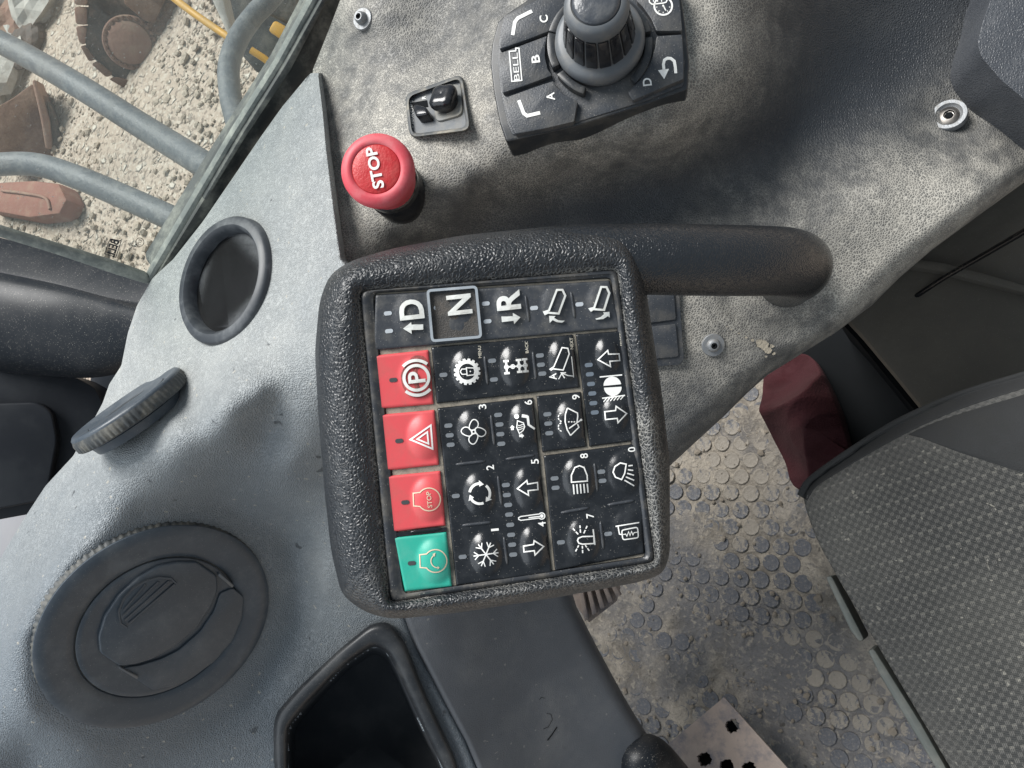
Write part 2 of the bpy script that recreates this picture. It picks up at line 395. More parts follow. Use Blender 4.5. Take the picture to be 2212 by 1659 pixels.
def _floor():
    t = NT('dusty_floor_mat'); n1 = t.noise(5, 5, .65); n2 = t.noise(26, 5, .7, dist=.5); n3 = t.noise(160, 3)
    c = t.mix(t.ramp(n2, .34, .66), (.15, .132, .11), (.32, .282, .232)); c = t.mix(t.math('MULTIPLY', t.ramp(n1, .46, .60), .8), c, (.12, .12, .128)); c = t.mix(t.math('MULTIPLY', t.ramp(t.noise(48, 4, .7, dist=.8), .55, .66), .7), c, (.10, .098, .10))
    c = t.mix(t.math('MULTIPLY', t.ramp(n3, .52, .72), .55), c, (.40, .35, .28)); c = t.mix(t.math('MULTIPLY', t.ramp(t.noise(420, 3, .6), .52, .68), .45), c, (.10, .09, .078)); c = t.mix(t.math('MULTIPLY', t.ramp(t.noise(60, 2), .68, .74), .8), c, (.05, .045, .04))
    return t.set(color=c, rough=.95, normal=t.bump(t.math('ADD', n2, t.math('MULTIPLY', n3, .35)), .006))
m_floor = _floor()
def _stud():
    t = NT('rubber_stud'); r = t.n('ShaderNodeObjectInfo').outputs['Random']; gp = t.n('ShaderNodeNewGeometry').outputs['Position']
    lo = t.ramp(t.noise(4.5, 3, .6, vec=gp), .36, .62)
    n = t.noise(95, 5, .7, dist=.6); f = t.ramp(t.math('ADD', n, t.math('ADD', t.math('MULTIPLY', r, .16), t.math('MULTIPLY', lo, -.3))), .36, .46)
    c = t.mix(f, (.088, .090, .100), (.235, .206, .168)); c = t.mix(t.math('MULTIPLY', t.ramp(t.noise(300, 2), .5, .7), .3), c, (.33, .29, .24))
    return t.set(color=c, rough=.5, normal=t.bump(n, .002))
m_stud = _stud()
m_pedal = plain('muddy_pedal', (.34, .275, .235), .85, dust=(.14, .14, .16), dust_amt=.95, dscale=38, var=.25, bump=.002, bscale=90)
m_box = plain('dusty_side_box', (.13, .116, .096), .8, dust=(.20, .178, .145), dust_amt=.6, dscale=8, bump=.002, bscale=30, specks=.3)
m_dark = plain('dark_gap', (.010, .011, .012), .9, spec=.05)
m_cloth = plain('red_cloth', (.042, .003, .006), .85, dust=(.02, .002, .003), dust_amt=.5, dscale=20, bump=.001, bscale=400)
m_trim = plain('seat_trim_grey', (.085, .095, .088), .6, dust=(.3, .28, .24), dust_amt=.3)
def _fabric(name, a, b, pale, cell, amt=1.0):
    t = NT(name); mp = t.n('ShaderNodeMapping', {'Vector': t.tc}); x = t.n('ShaderNodeSeparateXYZ', {0: t.warp(30, .0016)}).outputs
    u = t.math('MULTIPLY', x[0], 1 / cell); v = t.math('MULTIPLY', x[1], 1 / cell)
    su = t.math('SINE', t.math('MULTIPLY', u, math.pi)); sv = t.math('SINE', t.math('MULTIPLY', v, math.pi))
    ck = t.ramp(t.math('MULTIPLY', su, sv), -.5, .5)                       # over-and-under weave
    th = t.ramp(t.math('ABSOLUTE', t.math('SINE', t.math('MULTIPLY', u, math.pi * 3))), .2, .9)
    tv = t.ramp(t.math('ABSOLUTE', t.math('SINE', t.math('MULTIPLY', v, math.pi * 3))), .2, .9)
    thr = t.math('ADD', t.math('MULTIPLY', ck, th), t.math('MULTIPLY', t.math('SUBTRACT', 1.0, ck), tv))
    c = t.mix(ck, a, b); c = t.mix(t.math('MULTIPLY', t.math('SUBTRACT', 1.0, thr), .6), c, tuple(q * .35 for q in a))
    # pale thread in the rib
    rb = t.ramp(t.math('SINE', t.math('MULTIPLY', v, math.pi * .5)), .90, .99); seg = t.ramp(t.math('SINE', t.math('MULTIPLY', u, math.pi * 1.0)), -.2, .5)
    c = t.mix(t.math('MULTIPLY', t.math('MULTIPLY', rb, seg), .5 * amt), c, pale)
    c = t.mix(t.math('MULTIPLY', t.ramp(t.noise(9, 3), .4, .7), .25), c, (.15, .145, .125)); c = t.mix(t.math('MULTIPLY', t.ramp(t.noise(220, 2, .4), .70, .74), .6), c, (.34, .32, .27))
    return t.set(color=c, rough=.9, normal=t.bump(t.math('ADD', thr, t.math('MULTIPLY', ck, .6)), .0009), sheen=.15)
m_fabric = _fabric('seat_weave', (.036, .037, .035), (.086, .084, .076), (.23, .22, .19), .0032)
m_side = plain('seat_side_cloth', (.019, .020, .021), .85, dust=(.036, .036, .034), dust_amt=.5, dscale=25, bump=.0005, bscale=1200)
def _glass():
    t = NT('dusty_glass'); tr = t.n('ShaderNodeBsdfTransparent', {0: (.95, .975, .96, 1)}).outputs[0]
    t.b.inputs['Base Color'].default_value = (.62, .62, .58, 1); t.b.inputs['Roughness'].default_value = .6
    gl = t.n('ShaderNodeBsdfGlossy', {0: (1, 1, 1, 1), 1: .04}).outputs[0]
    d = t.math('ADD', t.math('MULTIPLY', t.ramp(t.noise(9, 5, .7), .45, .8), .16), t.math('MULTIPLY', t.ramp(t.noise(330, 2, .5), .70, .76), .55))
    d = t.math('ADD', d, .075)  # even film on top of the dust paints in the pane's reflection haze
    a = t.n('ShaderNodeMixShader', {0: d, 1: tr, 2: t.b.outputs[0]}).outputs[0]
    b = t.n('ShaderNodeMixShader', {0: .03, 1: a, 2: gl}).outputs[0]
    t.t.links.new(b, t.out.inputs[0]); return t.m
m_glass = _glass()
m_ink = plain('glass_print', (.03, .03, .04), .6)

# ------------------------------------------------------------------ the yard outside the side window
GROUND = Pl(-UP * EYE_H, UP)
def G(px, py, lift=0.0): return GROUND.hit(px, py, lift)
g0 = G(330, 220); gx = (G(430, 220) - g0).normalized(); gy = UP.cross(gx)
S = 60
vs, fs = [], []
for i in range(S + 1):
    for j in range(S + 1):
        u = (i / S - .5); w = (j / S - .5); a = u * abs(u) * 240; b = w * abs(w) * 240
        q = g0 + gx * a + gy * b
        vs.append(q + UP * (.05 * noise.noise(q * .8) + .02 * noise.noise(q * 3)))
for i in range(S):
    for j in range(S): fs.append((i * (S + 1) + j, (i + 1) * (S + 1) + j, (i + 1) * (S + 1) + j + 1, i * (S + 1) + j + 1))
o = obj('ground', vs, fs, m_yard, base=g0); finish(o, 'pale tan gravelly yard seen through the side window', None, kind='structure')
# loose stones, uncountable
vs, fs = [], []
ico = [(0, 0, 1), (.894, 0, .447), (.276, .851, .447), (-.724, .526, .447), (-.724, -.526, .447), (.276, -.851, .447), (.724, .526, -.447), (-.276, .851, -.447), (-.894, 0, -.447), (-.276, -.851, -.447), (.724, -.526, -.447), (0, 0, -1)]
icf = [(0, 1, 2), (0, 2, 3), (0, 3, 4), (0, 4, 5), (0, 5, 1), (1, 6, 2), (2, 7, 3), (3, 8, 4), (4, 9, 5), (5, 10, 1), (6, 7, 2), (7, 8, 3), (8, 9, 4), (9, 10, 5), (10, 6, 1), (6, 11, 7), (7, 11, 8), (8, 11, 9), (9, 11, 10), (10, 11, 6)]
def stones(n, spot, smin, smax, vs, fs):
    for _ in range(n):
        q = spot(); s = smin + (smax - smin) * random.random() ** 4; o = len(vs); st = Vector((random.uniform(.7, 1.3), random.uniform(.7, 1.3), random.uniform(.5, .9)))
        a = random.random() * 6.3; e1 = gx * math.cos(a) + gy * math.sin(a); e2 = UP.cross(e1)
        for x, y, z in ico:
            k = s * random.uniform(.75, 1.15); vs.append(q + e1 * (x * st.x * k) + e2 * (y * st.y * k) + UP * (z * st.z * k + s * .25))
        fs += [tuple(o + i for i in f) for f in icf]
stones(3200, lambda: G(random.uniform(-80, 720), random.uniform(-60, 640)), .008, .040, vs, fs)
o = obj('gravel', vs, fs, m_stone, smooth=False, base=g0); finish(o, 'loose pale pebbles scattered over the yard outside the window', 'gravel', kind='stuff')
# ---- the tracked machine parked in the yard
tg = G(300, 215)
trk = thing('crawler_track', tg, 'rusty crawler track of a parked machine, its round bolted hub facing the window', 'track')
D_T = 5.9
tn = Vector((.30, -.42, .86)).normalized()
TP = Pl(P(290, 95, D_T), tn)
slab('track_frame', round_poly([(192, -40), (190, 50), (184, 97), (208, 133), (253, 172), (318, 184), (337, 152), (360, 127), (393, 87), (417, 43), (440, -40)], 8), TP, .35, m_rustd, trk, bevel=.03)
shoes = [((158, -40), (160, 10), (186, 12), (190, -40)), ((160, 14), (163, 52), (186, 54), (186, 16)), ((163, 56), (170, 92), (182, 98), (186, 58)), ((172, 98), (192, 134), (206, 128), (184, 100)), ((196, 138), (230, 168), (244, 160), (210, 132)), ((234, 171), (272, 192), (286, 176), (250, 166)), ((276, 192), (326, 198), (334, 180), (290, 178)),
         ((330, 196), (356, 184), (352, 158), (338, 154)), ((358, 180), (382, 148), (374, 122), (355, 152)), ((384, 144), (404, 110), (396, 86), (376, 118)), ((406, 106), (424, 72), (416, 50), (398, 82)), ((426, 68), (446, 20), (438, -6), (418, 46))]
for q in shoes: slab('track_shoe', round_poly(list(q), 5, 3), TP, .45, random.choice([m_rustl, m_rust]), trk, lift=.035, bevel=.012)
hub = lathe('sprocket_hub', TP.hit(283, 92, .0), tn, [(.195, 0), (.195, .04), (.185, .055), (.158, .055), (.15, .075), (.12, .09), (0, .095)], m_rustl, trk, 56)
for k in range(24):
    a = k * math.tau / 24; e1, e2, _ = basis(tn); c = TP.hit(283, 92, .055) + (e1 * math.cos(a) + e2 * math.sin(a)) * .172
    lathe('hub_bolt', c, tn, [(.016, 0), (.016, .020), (.010, .023), (0, .024)], m_rust, hub, 6)
for (x, y) in ((338, 95), (352, 70), (330, 120), (365, 45), (343, 58), (372, 22)):
    lathe('track_link', TP.hit(x, y, 0), tn, [(.075, 0), (.075, .05), (.05, .07), (.03, .05), (0, .05)], m_rust, trk, 20)
slab('side_frame', [(262, -40), (372, -40), (352, 10), (334, 50), (312, 46), (268, 8)], TP, .25, m_rust, trk, lift=.10, bevel=.02)
# ---- rusty bucket and worn plate at the yard's edge
bk = thing('bucket', G(70, 330), 'rust brown excavator bucket lying at the edge of the yard', 'bucket')
BP = Pl(P(70, 250, 6.3), (.35, -.25, .9))
slab('bucket_shell', round_poly([(-40, 250), (30, 210), (72, 178), (92, 205), (130, 300), (138, 342), (60, 352), (-40, 348)], 12), BP, .4, m_rust, bk, bevel=.05)
slab('cutting_edge', [(68, 172), (78, 172), (106, 262), (112, 322), (98, 322), (88, 260)], BP, .3, m_rustl, bk, lift=.06, bevel=.02)
slab('shadow_plate', [(100, 215), (118, 250), (142, 318), (136, 340), (116, 322), (108, 262)], BP, .3, m_rustd, bk, lift=.02, bevel=.02)
dr = thing('rusty_plate', G(60, 430), 'reddish rusty steel plate lying flat on the yard below the lower rail', 'plate')
slab('plate_body', [(-40, 400), (0, 392), (70, 388), (125, 395), (142, 430), (125, 462), (60, 470), (-40, 452)], Pl(G(50, 430, .16), UP), .15, plain('red_oxide', (.26, .115, .085), .85, dust=(.34, .24, .18), dust_amt=.6, dscale=9, var=.2, bump=.004, bscale=30), dr, bevel=.03)
tube('plate_weld_bead', [G(4, 412, .17), G(55, 418, .17), G(98, 428, .17), G(108, 452, .17)], .012, m_rustl, dr, 8)
# ---- pale rubble heap, top-left of the yard
for (x, y, s, mt, lab) in ((12, 20, .42, m_pale, 'pale grey rubble block at the far end of the yard above the rails'), (60, 60, .30, m_rustl, 'brown rubble lump between the pale block and the crawler track'), (22, 155, .36, m_pale, 'whitish rubble lump beyond the upper rail'), (-8, 205, .36, m_pale, 'pale mossy rubble lump beside the bucket'), (70, 108, .22, m_rustd, 'dark rubble lump just past the upper rail'), (95, 12, .3, m_pale, 'pale crumpled rubble sheet left of the crawler track')):
    b = G(x, y); vv, ff = [], []
    bm = bmesh.new(); bmesh.ops.create_icosphere(bm, subdivisions=3, radius=s)
    for v in bm.verts:
        k = 1 + .55 * noise.noise(v.co * 4 + b) + .25 * noise.noise(v.co * 11 + b); v.co *= k
        v.co = b + gx * v.co.x + gy * v.co.y + UP * (v.co.z * .6 + s * .2)
    o = bobj('rubble_lump', bm, mt, None, False); finish(o, lab, 'rubble', 'rubble at the edge of the yard')
# ---- neighbouring machine, dark body with yellow brackets, top of the window
nm = thing('parked_machine', G(600, 60), 'dark grimy machine body with yellow steps and hook parked beside the cab', 'machine')
NP = Pl(P(600, 60, 3.0), (.1, -.3, .95))
slab('body_panel', [(420, -60), (470, 30), (500, 95), (560, 165), (640, 110), (760, -60)], Pl(P(600, 60, 3.3), (.1, -.3, .95)), .5, m_truck, nm, bevel=.03)
slab('hose_bundle', [(432, -60), (458, 0), (494, 80), (508, 108), (516, 100), (490, 30), (470, -60)], NP, .12, m_pale, nm, bevel=.03)
slab('side_plate', [(520, -60), (548, 6), (580, 30), (640, 60), (720, -60)], NP, .1, m_mesh, nm, bevel=.02)
slab('step_block', [(592, 42), (640, 70), (626, 98), (578, 66)], NP, .12, m_yellow, nm, lift=.05, bevel=.012)
slab('step_block', [(658, -22), (705, 8), (692, 40), (648, 22)], NP, .12, m_yellow, nm, lift=.05, bevel=.012)
tube('hook', [NP.hit(542, 108, .06), NP.hit(570, 126, .06), NP.hit(590, 140, .06), NP.hit(604, 128, .06), NP.hit(600, 112, .06)], [.014] * 5, m_yellow, nm, 12)
yb = tube('yellow_bar', [P(360, -16, 3.6), P(420, 30, 3.55), P(502, 86, 3.5)], .017, m_yellow, None, 14)
finish(yb, 'thin yellow bar crossing above the crawler track hub', 'bar')
# ---- handrails on the outside of the cab
def rail(pts, r, lab):
    o = tube('handrail', [P(*p) for p in pts], r, m_rail, None, 22); finish(o, lab, 'handrail', 'grey handrails outside the window')
rail([(-260, -50, 1.32), (-60, 60, 1.25), (60, 122, 1.2), (180, 192, 1.15), (300, 268, 1.1), (400, 330, 1.05), (480, 380, 1.0), (680, 500, .95)], .0185, 'long straight grey handrail running diagonally across the window')
rail([(-240, 420, 1.18), (-60, 366, 1.12), (20, 354, 1.1), (90, 358, 1.08), (170, 384, 1.05), (260, 422, 1.02), (350, 462, .99), (430, 500, .96), (600, 590, .92)], .0165, 'lower grey handrail with a bend near the pillar')
rail([(690, -130, 1.28), (590, -10, 1.2), (550, 32, 1.18), (515, 82, 1.15), (495, 140, 1.12), (497, 200, 1.09), (508, 250, 1.06), (530, 320, 1.02), (600, 520, .98)], .0155, 'bent grey handrail beside the yellow steps')
# ------------------------------------------------------------------ side window
wa, wb = H(690, 0, .36), H(320, 590, .36)
WPL = Pl(wa, UP.cross(wb - wa) if UP.cross(wb - wa).z > 0 else -UP.cross(wb - wa))
win = thing('side_window', WPL.hit(507, 287), 'dusty side window pane with faint printed maker mark in its lower corner', 'window')
slab('glass_pane', [(700, -10), (500, 300), (322, 598), (250, 578), (-260, 424), (-260, -160), (800, -190)], WPL, .005, m_glass, win, lift=-.012)
slab('lower_seal', [(690, -30), (600, 135), (507, 283), (420, 430), (330, 582), (318, 604), (330, 612), (344, 590), (432, 440), (522, 288), (616, 140), (708, -30)], WPL, .006, m_seal, win, lift=.002, bevel=.003)
slab('seal_lip', [(712, -30), (616, 142), (522, 292), (440, 430), (446, 434), (532, 296), (630, 150), (724, -30)], WPL, .02, m_rubber, win, lift=.006, bevel=.003)
slab('dark_frame', [(718, -30), (622, 150), (524, 300), (432, 444), (340, 592), (352, 612), (470, 460), (580, 315), (675, 190), (705, 150), (780, -30)], WPL, .03, m_rubber, win, lift=-.006, bevel=.004)
slab('front_seal', [(-260, 412), (120, 530), (250, 570), (318, 594), (330, 606), (322, 618), (250, 596), (120, 552), (-260, 438)], WPL, .006, m_seal, win, lift=.002, bevel=.003)
pr = Print()
e_w = (-.30, .95)
pr.text('BELL', (243, 536), 20, 38, e1=e_w, bold=.03, mirror=True)
pr.stroke([(226, 548), (238, 516), (262, 520), (250, 556)], 1.6, True)
pr.text('Armourplate', (267, 540), 7, 44, e1=(-.28, .96), mirror=True); pr.text('TOUGHENED', (280, 541), 6, 34, e1=(-.28, .96), mirror=True); pr.text('43 R-00084', (290, 545), 7, 38, e1=(-.28, .96), mirror=True)
pr.stroke(arc(302, 523, 9, 0, 340, 18), 1.3, True); pr.text('E11', (302, 523), 7, 11, e1=(-.28, .96), mirror=True)
pr.make('maker_mark', lambda x, y: WPL.hit(x, y, -.010), m_ink, win)
# ------------------------------------------------------------------ window pillar and trim, lower left of the window
pil = thing('window_pillar', P(120, 690, .75), 'black painted window pillar with pale dust flecks below the window', 'pillar')
def strip(name, a, b, da, db, mat, parent, bulge, n=28, m=16):
    """long rounded moulding between two edge lines of the survey"""
    vs = []
    A = smooth_path([(*p, d) for p, d in zip(a, da)], 8); B = smooth_path([(*p, d) for p, d in zip(b, db)], 8)
    for p, q in zip(A, B):
        for j in range(m + 1):
            t = j / m; w = p * (1 - t) + q * t; vs.append(P(w[0], w[1], w[2] - bulge * math.sqrt(max(0, 1 - (2 * t - 1) ** 2))))
    return obj(name, vs, [tuple(reversed(f)) for f in grid_faces(len(A), m + 1)], mat, parent)
strip('inner_channel', [(-300, 434), (-50, 500), (130, 548), (250, 584), (330, 604)], [(-300, 546), (-50, 590), (120, 622), (230, 648), (305, 662)], [.83, .78, .74, .70, .67], [.79, .74, .71, .68, .66], m_pillar, pil, .004)
strip('pillar_tube', [(-300, 524), (-50, 572), (120, 606), (220, 634), (310, 660)], [(-300, 784), (-50, 800), (100, 812), (200, 816), (290, 800)], [.80, .75, .72, .69, .66], [.80, .76, .74, .72, .70], m_pillar, pil, .035)
tr = thing('pillar_cover', P(100, 930, .80), 'dark scuffed plastic cover at the dashboard corner, beside the small vent', 'cover')
m_cover = plain('cover_plastic', (.009, .011, .015), .5, dust=(.024, .028, .032), dust_amt=.6, spec=.25, dscale=14)
slab('cover_face', round_poly([(-260, 740), (-60, 770), (80, 790), (170, 818), (206, 838), (226, 880), (232, 960), (180, 1040), (120, 1100), (-260, 1170)], 14), Pl(P(100, 930, .76), (.25, .05, .95)), .06, m_cover, tr, bevel=.012, bseg=3)
slab('cover_ridge', round_poly([(-260, 880), (80, 868), (112, 888), (124, 950), (100, 1080), (-260, 1150)], 16), Pl(P(100, 930, .75), (.25, .05, .95)), .03, m_cover, tr, bevel=.008, bseg=3)
ws = slab('windscreen_ledge', [(-400, 1000), (60, 1030), (140, 990), (190, 840), (200, 770), (320, 755), (340, 900), (200, 1150), (-400, 1600)], Pl(P(100, 1050, .86), UP), .02, plain('pale_ledge', (.20, .20, .215), .7, dust=(.26, .26, .26), dust_amt=.4, dscale=10), None, bevel=.003)
finish(ws, 'pale ledge below the windscreen behind the dashboard corner', 'ledge')
# ------------------------------------------------------------------ dashboard
N_CUP = Vector((-.518, .168, .839)).normalized(); N_VENT = Vector((.611, -.272, .743)).normalized()
VENT_C = P(347.5, 1355, .58); VENT_P = Pl(VENT_C, N_VENT); VENT_R = 240.7 * .58 / F
def ell(cx, cy, a, b, ang, n, k=1.0, a0=0):
    t = math.radians(ang); o = []
    for i in range(n):
        q = math.tau * i / n + a0; x = a * k * math.cos(q); y = b * k * math.sin(q)
        o.append((cx + x * math.cos(t) - y * math.sin(t), cy - (x * math.sin(t) + y * math.cos(t))))
    return o
dp = [(x, y, hz(x, y, h)) for x, y, h in ((690, 90, .362), (700, 200, .352), (715, 400, .343), (620, 300, .350), (540, 330, .352), (450, 480, .352), (600, 480, .345), (340, 620, .354), (360, 720, .350), (490, 610, .348),
      (620, 640, .343), (740, 600, .338), (430, 775, .345), (300, 790, .350), (250, 860, .350), (540, 770, .338), (200, 930, .335), (650, 780, .338), (720, 760, .334),
      (410, 880, .334), (300, 930, .326), (245, 958, .324), (350, 895, .327), (560, 838, .331), (480, 880, .322), (390, 930, .322), (310, 985, .321), (200, 1080, .320), (110, 1170, .319), (20, 1290, .318), (-80, 1420, .318),
      (100, 1050, .332), (0, 1190, .330), (160, 1000, .334))]
dp += [(600, 870, .505), (570, 950, .528), (625, 1000, .532), (520, 1000, .540), (660, 880, .500), (730, 900, .505), (690, 1050, .562), (740, 1180, .600), (700, 1250, .620), (800, 1330, .640), (860, 1345, .643), (950, 1480, .652), (1010, 1600, .657), (1060, 1740, .66),
       (800, 1000, .55), (1000, 1000, .56), (1000, 1300, .64)]
for x, y in ell(347.5, 1355, 275, 197, 32, 14, 1.03): dp.append((x, y, VENT_P.depth(x, y)))
for x, y in ell(347.5, 1355, 275, 197, 32, 10, 1.14): dp.append((x, y, VENT_P.depth(x, y) + (.004 if y < 1300 else 0)))
dp += [(-20, 1480, .553), (60, 1640, .575), (300, 1690, .615), (520, 1640, .640), (640, 1480, .650), (-60, 1700, .56)]
_D = TPS(dp, 1e-5)
def DASH(px, py):
    x = np.atleast_1d(np.asarray(px, float)); y = np.broadcast_to(np.asarray(py, float), x.shape); d = np.atleast_1d(_D(x, y))
    t = math.radians(32); u = (x - 347.5) * math.cos(t) - (y - 1355) * math.sin(t); w = (x - 347.5) * math.sin(t) + (y - 1355) * math.cos(t)
    rho = np.hypot(u / 275, w / 197); k = np.clip((1.42 - rho) / .36, 0, 1); k = k * k * (3 - 2 * k)
    rx, ry = (x - 1106) / F, (829.5 - y) / F; pv = VENT_P.p.dot(VENT_P.n) / (VENT_P.n.x * rx + VENT_P.n.y * ry - VENT_P.n.z)
    pv = pv + .0010 - .0030 * np.minimum(0, ((x - 347.5) * .53 + (y - 1355) * .85) / 250); d = d * (1 - k) + pv * k; return d if len(d) > 1 else float(d[0])
LEFT = [(120, 716), (165, 664), (230, 610), (300, 560), (400, 492), (480, 437), (560, 374), (600, 330), (660, 296), (720, 276), (790, 262), (830, 236), (870, 222), (930, 190), (985, 158), (1050, 98), (1120, 52), (1220, -8), (1320, -70), (1400, -130), (1900, -260)]
RIGHT = [(120, 690), (165, 688), (240, 698), (330, 707), (460, 724), (560, 738), (620, 790), (700, 960), (1280, 960), (1330, 872), (1400, 898), (1500, 950), (1600, 1003), (1740, 1060), (1900, 1130)]
CUP_E = (488, 607, 138, 84, 72); BIN = round_poly([(838, 1342), (872, 1380), (920, 1500), (985, 1640), (1005, 1720), (596, 1720), (590, 1600), (592, 1545), (640, 1490), (730, 1405), (800, 1348)], 26)
BIN_IN = round_poly([(806, 1394), (834, 1405), (858, 1450), (908, 1560), (972, 1690), (976, 1740), (625, 1740), (622, 1640), (622, 1572), (660, 1525), (740, 1440)], 18)
cup_in = ell(*CUP_E[:2], 122, 72, 72, 40); vent_in = ell(347.5, 1355, 275, 197, 32, 60, .86)
rows = list(np.arange(158, 1880, 6.0)); NC = 150; vs = []; px_ = []
for y in rows:
    l, r = interp(LEFT, y), interp(RIGHT, y); xs = np.concatenate([[l], np.linspace(l, r, NC), [r + 4, r + 8, r + 9]])
    d = DASH(xs, np.full(len(xs), y)); d = d + np.concatenate([[.05], [.006, .002], np.zeros(NC - 4), [.0008, .003], [.007, .016, .045]])
    for x, z in zip(xs, d): vs.append(P(x, y, z)); px_.append((x, y))
fs = []
for f in grid_faces(len(rows), NC + 4):
    cx = sum(px_[i][0] for i in f) / 4; cy = sum(px_[i][1] for i in f) / 4
    if inside(cup_in, cx, cy) or inside(vent_in, cx, cy) or (cy > 1330 and inside(BIN_IN, cx, cy)): continue
    fs.append(f)
dash = obj('dashboard', vs, fs, m_dash, base=P(600, 800, .52))
DW = TPS([(690, 160, .9), (500, 300, .9), (600, 450, .95), (350, 620, 1), (700, 600, .8), (430, 780, 1), (260, 850, .9), (600, 780, .9), (560, 850, .6), (700, 850, .6), (400, 940, .55), (200, 1070, .5), (60, 1200, .4), (560, 960, .28), (680, 1050, .42), (700, 1200, .55), (760, 1320, .5), (600, 1100, .35), (480, 1090, .22), (250, 1180, .18), (60, 1380, .12), (100, 1560, .10), (300, 1620, .12), (500, 1580, .15), (620, 1440, .22), (900, 1400, .1), (1000, 1600, .1), (400, 1350, .1), (-80, 1600, .1)], 1e-4)
dw = np.clip(DW([1106 + F * v.x / -v.z for v in vs], [829.5 - F * v.y / -v.z for v in vs]), .05, 1)
dash.data.attributes.new('dust', 'FLOAT', 'POINT').data.foreach_set('value', dw.astype(np.float32))
finish(dash, 'pale grey pebble-grained dashboard moulding left of the keypad', 'dashboard')

# ---- cup holder
CP = Pl(P(488, 607, DASH(488, 607) - .004), N_CUP)
cr = 144.7 * (-CP.p.z) / F
cup = thing('cup_holder', CP.p - N_CUP * .10, 'round black cup holder with raised ring set in the dashboard below the window', 'cup holder')
lathe('ring', CP.p, N_CUP, [(cr * .99, -.012), (cr, -.003), (cr * .985, .003), (cr * .95, .005), (cr * .84, .0055), (cr * .79, .003), (cr * .77, -.004)], plain('cup_ring', (.040, .045, .052), .45, dust=(.22, .23, .235), dust_amt=.5, dscale=40), cup, 96, flat_angle=50)
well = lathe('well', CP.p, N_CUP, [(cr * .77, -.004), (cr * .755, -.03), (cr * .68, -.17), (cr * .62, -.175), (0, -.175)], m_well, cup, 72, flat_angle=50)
ca = Pl(CP.p, N_CUP); e1, e2, _ = basis(N_CUP)
rb = CP.p + N_CUP * -.07 + (ray(450, 640) - ray(520, 600)).normalized() * cr * .66
tube('rib', [rb + N_CUP * .0, rb + N_CUP * -.012, rb + N_CUP * -.026], .004, m_black, well, 10)

# ---- big round air vent facing the seat
def vent(name, C, n, R, label, dp_):
    t = thing(name, C - n * .02, label, 'air vent', 'round dashboard air vents')
    e1, e2, n = basis(n); a1 = e1; a2 = n.cross(a1)
    teeth = 104 if dp_ > .015 else 64; kt_ = -.0030 if dp_ > .015 else -.0022
    lathe('outer_ring', C, n, [(R * .985, -dp_), (R * .985, -.001), (R * .985, .0015), (R * .95, .003), (R * .88, .0030), (R * .76, .0018), (R * .695, .0012), (R * .688, .0004), (R * .682, -.002)], m_vent, t, 120, flat_angle=50)
    k = lathe('knurled_edge', C, n, [(R * .98, -dp_), (R * 1.008, -dp_ + .001), (R * 1.008, kt_), (R * .986, kt_ + .0028)], m_ventd, t, teeth * 6, flat_angle=45, wob=lambda a, r, h: 1 + .006 * (1 if math.sin(a * teeth) > 0 else -1) if r > R else 1)
    b = lathe('barrel', C, n, [(R * .678, -.003), (R * .677, .0012), (R * .668, .0018), (R * .63, .0016), (R * .3, .0010), (0, .0010)], m_vent, t, 96, flat_angle=50)
    return t, a1, a2, n
big, a1, a2, nn = vent('air_vent', VENT_C - N_VENT * .0005, N_VENT, VENT_R, 'large round black air vent facing the seat in the lower dashboard', .02)
def on_vent(x, y, lift): return VENT_P.hit(x, y, lift)
def v5(x, y): return (.349 * x, 1080 + .349 * y)
fl = Print(); 
flap = [v5(*p) for p in ((620, 950), (610, 850), (650, 720), (740, 590), (860, 480), (980, 410), (1100, 385), (1220, 385), (1345, 470), (1350, 560), (1310, 660), (1220, 800), (1080, 915), (940, 990), (840, 1020), (740, 1032))]
slab('flap', round_poly(flap, 6, 3), VENT_P, .006, m_vent, big, lift=.0042, bevel=.0016, bseg=3)
fl2 = [v5(*p) for p in ((745, 1045), (870, 1025), (1000, 985), (1110, 930), (1240, 815), (1325, 690), (1362, 580), (1440, 545), (1510, 600), (1500, 730), (1440, 870), (1330, 1000), (1200, 1095), (1080, 1150), (945, 1178))]
slab('flap', round_poly(fl2, 6, 3), VENT_P, .006, m_vent, big, lift=.0028, bevel=.0014, bseg=3)
for q in (((1350, 470), (1365, 455), (1450, 530), (1440, 545)), ((735, 1045), (745, 1036), (860, 1095), (850, 1112))): slab('hinge', [v5(*p) for p in q], VENT_P, .006, m_knobgrey, big, lift=.0046, bevel=.0006)
tab = [v5(*p) for p in ((785, 785), (745, 755), (738, 690), (770, 610), (830, 545), (910, 500), (990, 482), (1060, 488), (1090, 515))]
tb = slab('finger_tab', round_poly(tab, 4, 3), VENT_P, .006, m_vent, big, lift=.0052, bevel=.001, bseg=2)
pt = Print(); pt.stroke([v5(*p) for p in ((790, 788), (750, 762), (738, 690), (770, 610), (830, 545), (910, 500), (990, 480), (1062, 486), (1095, 518))], 3.2)
pt.make('tab_rim', lambda x, y: on_vent(x, y, .0058), m_vent, tb, .001)
for q in (((775, 745), (1050, 500)), ((765, 715), (985, 505)), ((800, 765), (1085, 520)), ((770, 680), (905, 520))):
    pt = Print(); pt.stroke([v5(*q[0]), v5(*q[1])], 3.0); pt.make('finger_rib', lambda x, y: on_vent(x, y, .0053), m_vent, tb, .0012)
